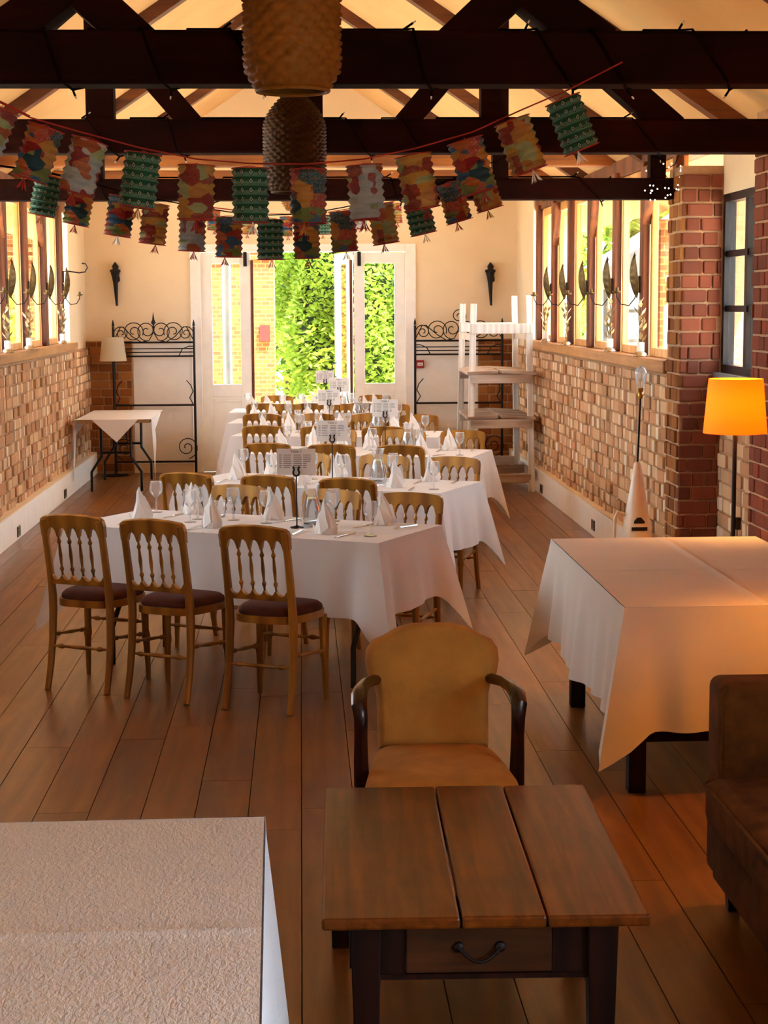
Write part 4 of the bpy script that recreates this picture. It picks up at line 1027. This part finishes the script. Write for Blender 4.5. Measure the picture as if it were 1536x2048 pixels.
# ================================================================== HANGING BASKET LAMPS
def basket(x, y, z0, rad, L, label, mat, rows=34, cols=30):
    o = thing('basket_pendant', label, 'pendant lamp', (x, y, z0))
    b = MB(); nu = cols*4; 
    def R0(t):
        if t < .16: return rad*(.74+.26*math.sin(t/.16*PI/2))
        if t > .60: return rad*max(.10, math.cos((t-.60)/.40*PI/2*.93))
        return rad
    nv = rows*3
    for j in range(nv+1):
        t = j/nv; row = min(j//3, rows-1); fr_ = (j % 3)/3
        for i in range(nu):
            a = 2*PI*i/nu; wv = math.cos(a*cols+(PI if row % 2 else 0)); edge = (0.0 if j % 3 == 0 else 1.0)
            r = R0(t)+rad*.055*wv*edge-(rad*.02 if j % 3 == 0 else 0)
            b.v.append((r*math.cos(a), r*math.sin(a), L*t))
    for j in range(nv):
        for i in range(nu): b.f.append((j*nu+i, j*nu+(i+1) % nu, (j+1)*nu+(i+1) % nu, (j+1)*nu+i))
    b.build('woven_shade', mat, o, True, angle=180)
    rim = MB(); rim.tube([(rad*.75*math.cos(a*2*PI/30), rad*.75*math.sin(a*2*PI/30), 0) for a in range(31)], rad*.05, 6); rim.build('bottom_rim', mat, o, True)
    MB().tube([(0, 0, L*.98), (0, 0, roofz(x)-z0-.02)], .005, 6).build('cord', 'cord_dark', o, True)
    MB().lathe([(.02, L*.62), (.02, L*.54), (.032, L*.46), (.02, L*.40), (.002, L*.39)], 12, cap=(True, True)).build('bulb', 'white_plastic', o, True)
basket(-.018, 5.9, 2.60, .157, .56, 'nearest woven basket pendant lamp hanging before the first beam', 'wicker', 24, 16)
basket(-.020, 8.75, 2.45, .150, .50, 'second woven basket pendant lamp hanging behind the lantern garland', 'wicker_dark', 30, 20)
basket(.02, 12.9, 2.585, .150, .50, 'farthest woven basket pendant lamp half hidden by paper lanterns', 'wicker', 30, 20)

# ================================================================== PAPER LANTERN GARLANDS
def lantern_mesh(mat, r=.066, h=.185, pleats=7, n=24):
    b = MB(); b.uv = []; nv = pleats*2
    for j in range(nv+1):
        t = j/nv; rr = r*(1.0 if j % 2 else .86)*(1 if 0 < j < nv else .97)
        for i in range(n+1):
            a = 2*PI*i/n; b.v.append((rr*math.cos(a), rr*math.sin(a), -h*t)); b.uv.append((i/n, 1-t))
    for j in range(nv):
        for i in range(n): k = j*(n+1)+i; b.f.append((k, k+1, k+n+2, k+n+1))
    return b.mesh('lantern_body', mat)
LM = {m_: lantern_mesh(m_) for m_ in ('lantern_green', 'lantern_patch', 'lantern_floral', 'lantern_gold')}
hoop = MB(); hoop.tube([(.064*math.cos(a*2*PI/20), .064*math.sin(a*2*PI/20), 0) for a in range(21)], .0022, 6)
HOOP = hoop.mesh('hoop', 'cord_red', True)
lp = MB(); lp.tube([(-.06, 0, 0), (0, 0, .010), (.06, 0, 0)], .0012, 5); LOOP = lp.mesh('hanging_loop', 'cord_red')
def tassel(mat):
    b = MB()
    for i in range(7):
        a = i*.9; b.add([(0, 0, 0), (.012*math.cos(a), .012*math.sin(a), -.035), (.022*math.cos(a+.3), .022*math.sin(a+.3), -.045)], [(0, 1, 2)])
    b.tube([(0, 0, .02), (0, 0, -.012)], .003, 6); return b.mesh('tassel', mat)
TS = [tassel(x) for x in ('lantern_gold', 'cord_red', 'paper', 'cord_red')]
MATN = {'lantern_green': 'green diamond patterned', 'lantern_patch': 'orange and red patchwork', 'lantern_floral': 'pale floral', 'lantern_gold': 'gold swirl patterned'}
def garland(pts, lant, Y, scale, gname, cordmat, seed):
    """pts: string pixels left to right; lant: (x, y_top, material) pixels; everything hung at depth Y"""
    rnd = random.Random(seed); P3 = [atY(x, y, Y) for x, y in pts]
    o = MB().tube(P3, .003, 6).build('garland_string', cordmat, None, True); tag(o, f'{gname} paper lantern garland string sagging between the roof beams', 'string')
    MB().tube([p+Vector((0, 0, .004)) for p in P3[:3]], .0035, 6).build('ribbon_end', cordmat, o, True)
    for i, (x, y, mt, tl) in enumerate(lant):
        p = atY(x, y, Y)-Vector((0, 0, .016)); l = thing('paper_lantern', f'{ORD[i]} lantern from the left on the {gname} garland, {MATN[mt]} paper', 'paper lantern', p, 0, 'paper lanterns')
        l.rotation_euler = (R(rnd.uniform(-4, 4)), R(tl), rnd.uniform(0, 6.28)); 
        # tilt about the view axis regardless of spin
        l.rotation_mode = 'XYZ'; l.rotation_euler = (Matrix.Rotation(R(tl), 3, 'Y') @ Matrix.Rotation(rnd.uniform(0, 6.28), 3, 'Z')).to_euler()
        l.scale = (scale,)*3
        shared('pleated_body', LM[mt], l, (0, 0, 0)); shared('hanging_loop', LOOP, l, (0, 0, 0)); shared('hoop', HOOP, l, (0, 0, 0)); shared('hoop', HOOP, l, (0, 0, -.185))
        shared('tassel', TS[rnd.randrange(4)], l, (rnd.uniform(-.02, .02), rnd.uniform(-.02, .02), -.185))
G, Pm, Fl, Go = 'lantern_green', 'lantern_patch', 'lantern_floral', 'lantern_gold'
garland([(-60, 175), (0, 205), (60, 235), (165, 265), (282, 296), (392, 318), (500, 327), (615, 328), (730, 318), (830, 297), (945, 264), (1038, 222), (1140, 178), (1245, 124)],
        [(2, 207, Fl, 24), (92, 246, Pm, 19), (180, 272, Fl, 17), (286, 298, G, 8), (393, 322, Go, 2), (500, 328, G, 0), (616, 330, Pm, 0), (728, 322, Fl, -4), (826, 302, Go, -10), (930, 272, Pm, -16), (1024, 232, Go, -20), (1125, 190, G, -22)], 6.2, 1.0, 'front', 'cord_red', 1)
garland([(-20, 330), (90, 345), (165, 362), (243, 383), (310, 398), (385, 412), (458, 424), (540, 430), (612, 428), (685, 415), (765, 398), (838, 380), (905, 358), (965, 332), (1060, 295)],
        [(98, 346, G, 12), (165, 364, Pm, 12), (245, 386, Pm, 9), (312, 402, Go, 7), (386, 416, Fl, 3), (458, 428, Pm, 1), (540, 433, G, 0), (612, 431, Pm, -1), (684, 417, Pm, -4), (760, 402, Go, -9), (830, 384, G, -13), (898, 360, Pm, -16), (958, 336, Go, -17)], 8.4, 1.0, 'middle', 'cord_dark', 2)
garland([(380, 405), (430, 416), (497, 424), (572, 428), (648, 425), (720, 414), (790, 402), (830, 394)],
        [(428, 418, Pm, 3), (497, 426, Go, 2), (572, 430, Pm, 0), (648, 427, G, -1), (720, 416, Fl, -3), (790, 404, Go, -4)], 15.6, .9, 'far', 'cord_red', 3)

# ---------------- fairy light wires wound round the beams
def wire(y, zb, t, d, xs, label, seed):
    rnd = random.Random(seed); pts = []; e = .012; bulbs = []
    for i, x in enumerate(xs):
        x2 = x+rnd.uniform(.10, .2); yf, yk, zt = -d/2-e, d/2+e, zb+t+e; zl = zb-e
        pts += [(x, 0, zt), (x+.03, yf, zt-.01), (x2-.03, yf, zl+.02), (x2, 0, zl), (x2+.04, yk, zl+.02), (x2+.05, yk, zt-.02), (x2+.06, 0, zt)]
        bulbs += [((x, 0, zt), (x+.01+rnd.uniform(0, .03), -.015, zt+.022)), ((x2, 0, zl), (x2+rnd.uniform(-.02, .02), -.015, zl-.025))]
    o = thing('fairy_light_wire', label, 'fairy lights', (0, y, 0))
    MB().tube(pts, .005, 6).build('cable', 'cord_dark', o, True)
    for a, bq in bulbs:
        h = MB().tube([a, bq], .0045, 6).build('bulb_socket', 'cord_dark', o, True)
        v = (Vector(bq)-Vector(a)).normalized(); MB().tube([bq, tuple(Vector(bq)+v*.012)], .003, 6).build('bulb', 'white_plastic', h)
wire(6.45, 2.68, .188, .16, [-.92, -.58, -.27, .38, .82, 1.02, 1.38], 'dark fairy light wire wound round the nearest roof beam', 1)
wire(9.55, 2.70, .178, .16, [-1.15, -.72, .22, .52, 1.35, 1.75], 'dark fairy light wire wound round the second roof beam', 2)
wire(11.3, 2.555, .135, .14, [-1.3, -.7, .55, 1.0, 1.75], 'dark fairy light wire wound round the third roof beam', 3)
o = thing('fairy_light_cluster', 'tangle of tiny white fairy lights beside the brick pier top', 'fairy lights', (2.28, 11.15, 2.62))
rnd = random.Random(4); pts = [(-.02, 0, .18), (.0, -.05, .12), (.06, -.06, .02), (0, -.05, -.05), (-.08, -.06, .0), (-.04, -.06, .08), (.08, -.06, .14), (.13, -.04, .24)]
MB().tube(pts, .003, 6).build('cable', 'cord_dark', o, True)
for i in range(26):
    p = Vector((rnd.uniform(-.12, .14), -.075+rnd.uniform(-.02, .02), rnd.uniform(-.09, .16))); MB().lathe([(.001, -.005), (.005, 0), (.001, .005)], 6, Matrix.Translation(p)).build('bulb', 'fairy_glow', o)

# ================================================================== OUTSIDE
g = MB().bb(-40, 40, -20, 80, -.3, -.10); go = g.build('courtyard_ground', 'paving'); go['kind'] = 'structure'
def building(x0, x1, y0, y1, h, label, mat, name='brick_building'):
    o = thing(name, label, 'building', ((x0+x1)/2, (y0+y1)/2, -.10)); W, D = (x1-x0)/2, (y1-y0)/2
    MB().bb(-W, W, -D, D, 0, h).build('walls', mat, o)
    MB().prism([(-W-.3, h), (W+.3, h), (W+.3, h+.1), (0, h+1.8), (-W-.3, h+.1)], -D-.3, D+.3).build('roof', 'slate_roof', o); return o
bd = building(-9, -.36, 24.3, 25.1, 3.6, 'sunlit brick building beyond the doorway on the left', 'facade_brick')
bW, bD = (9-.36)/2, .4
for i in range(3):
    zz = 2.62+.11*i; MB().bb(-bW, bW+.02, -bD-.04, -bD, zz, zz+.06).build('string_course', 'facade_brick', bd)
MB().bb(bW-.20, bW-.06, -bD-.05, -bD, 1.50, 1.72).build('wall_box', 'red_plastic', bd)
for xx in (-1.3, -.15):
    f = MB().bb(bW-2.0+xx-.35, bW-2.0+xx+.35, -bD-.03, -bD, .95, 1.55).build('window', 'slate_roof', bd)
pp = tag(MB().tube([(-.87, 20.9, -.1), (-.87, 20.9, 2.9)], .055, 12).build('downpipe', 'grey_pipe', None, True), 'grey downpipe standing outside the left door pane', 'pipe')
MB().lathe([(.066, .6), (.066, .66)], 12, Matrix.Translation((-.87, 20.9, 0)), (True, True)).build('pipe_collar', 'grey_pipe', pp, True)
gp = MB().bb(2.98, 3.7, 14.5, 14.9, -.1, 2.5).build('garden_pier', 'facade_brick'); tag(gp, 'sunlit yellow brick wall end outside the right windows', 'wall')
MB().bb(2.94, 3.74, 14.46, 14.94, 2.5, 2.58).build('coping', 'facade_brick', gp)
sh = building(4.7, 9.7, 26.6, 29, 2.3, 'pale timber shed seen through the right windows', 'shed_white', 'timber_shed')
for i in range(4): MB().bb(-2.5, 2.5, -1.24, -1.2, .5+i*.45, .55+i*.45).build('batten', 'shed_dark', sh)
for i in range(6): MB().bb(-2.6+i*1.0+.1*0, -2.54+i, -1.24, -1.2, .1, 2.2).build('post', 'shed_dark', sh)
def tree(x, y, rx, rz, zc, n, mat, label, seed, ry=None, leaf=.13, trunk=True):
    rnd = random.Random(seed); ry = ry or rx; o = thing('leafy_tree', label, 'tree', (x, y, -.10), 0, 'trees outside'); b = MB(); vs = []; fs = []
    for i in range(n):
        while True:
            p = Vector((rnd.uniform(-1, 1), rnd.uniform(-1, 1), rnd.uniform(-1, 1)))
            if .25 < p.length < 1: break
        lump = 1+.18*math.sin(p.x*7+seed)*math.sin(p.z*6+p.y*5)
        p = p.normalized()*(p.length**.45)*lump; c = Vector((p.x*rx, p.y*ry, zc+p.z*rz))
        if c.z < .05: c.z = .05+rnd.random()*.5
        a = Vector((rnd.uniform(-1, 1), rnd.uniform(-1, 1), rnd.uniform(-.6, .6))).normalized(); u = a.cross(Vector((rnd.uniform(-1, 1), rnd.uniform(-1, 1), rnd.uniform(-1, 1)))).normalized()
        l = leaf*rnd.uniform(.6, 1.3); k = len(vs)
        vs += [tuple(c-a*l), tuple(c+u*l*.45), tuple(c+a*l), tuple(c-u*l*.45)]; fs.append((k, k+1, k+2, k+3))
    b.v = vs; b.f = fs
    me = bpy.data.meshes.new('foliage'); me.from_pydata(vs, [], fs); me.materials.append(M[mat]); f = bpy.data.objects.new('foliage', me); C.objects.link(f); f.parent = o; f['kind'] = 'stuff'
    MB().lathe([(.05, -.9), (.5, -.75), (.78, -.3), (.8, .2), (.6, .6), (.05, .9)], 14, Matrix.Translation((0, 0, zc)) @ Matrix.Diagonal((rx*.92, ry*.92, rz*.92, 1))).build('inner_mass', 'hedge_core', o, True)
    if trunk: MB().tube([(0, 0, 0), (.05, 0, zc*.6), (0, .05, zc)], [.16, .12, .06], 8).build('trunk', 'bark', o, True)
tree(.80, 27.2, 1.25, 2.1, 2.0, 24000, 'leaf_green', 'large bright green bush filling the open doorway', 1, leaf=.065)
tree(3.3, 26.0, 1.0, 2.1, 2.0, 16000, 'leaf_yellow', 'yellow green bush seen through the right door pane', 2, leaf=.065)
tree(-.2, 33.6, 1.9, 2.6, 3.2, 5000, 'leaf_dark', 'darker tree behind the bright bush in the doorway', 3)
tree(3.9, 33.6, 1.9, 2.8, 3.2, 5000, 'leaf_dark', 'dark tree behind the bushes right of the doorway', 4)
tree(.25, 23.9, .5, .42, .35, 1600, 'leaf_yellow', 'low pale shrub on the paving outside the doors', 5, leaf=.08, trunk=False)
tree(-1.0, 23.3, .45, .42, .38, 1400, 'leaf_yellow', 'low yellow shrub outside the left door pane', 6, leaf=.08, trunk=False)
tree(8.0, 34.0, 1.9, 2.6, 3.4, 6000, 'leaf_yellow', 'pale tree above the shed beyond the right windows', 7, leaf=.18)
tree(13.4, 34, 2.0, 2.6, 3.4, 5000, 'leaf_green', 'green tree beyond the shed at far right', 8, leaf=.18)
tree(5.6, 24.9, 1.0, .6, .5, 2500, 'leaf_green', 'low green shrub before the shed outside right windows', 9, ry=.7, leaf=.1, trunk=False)
tree(-4.4, 22.6, 1.0, 1.3, 1.2, 3500, 'leaf_yellow', 'leafy bush outside the left windows', 10, leaf=.1)
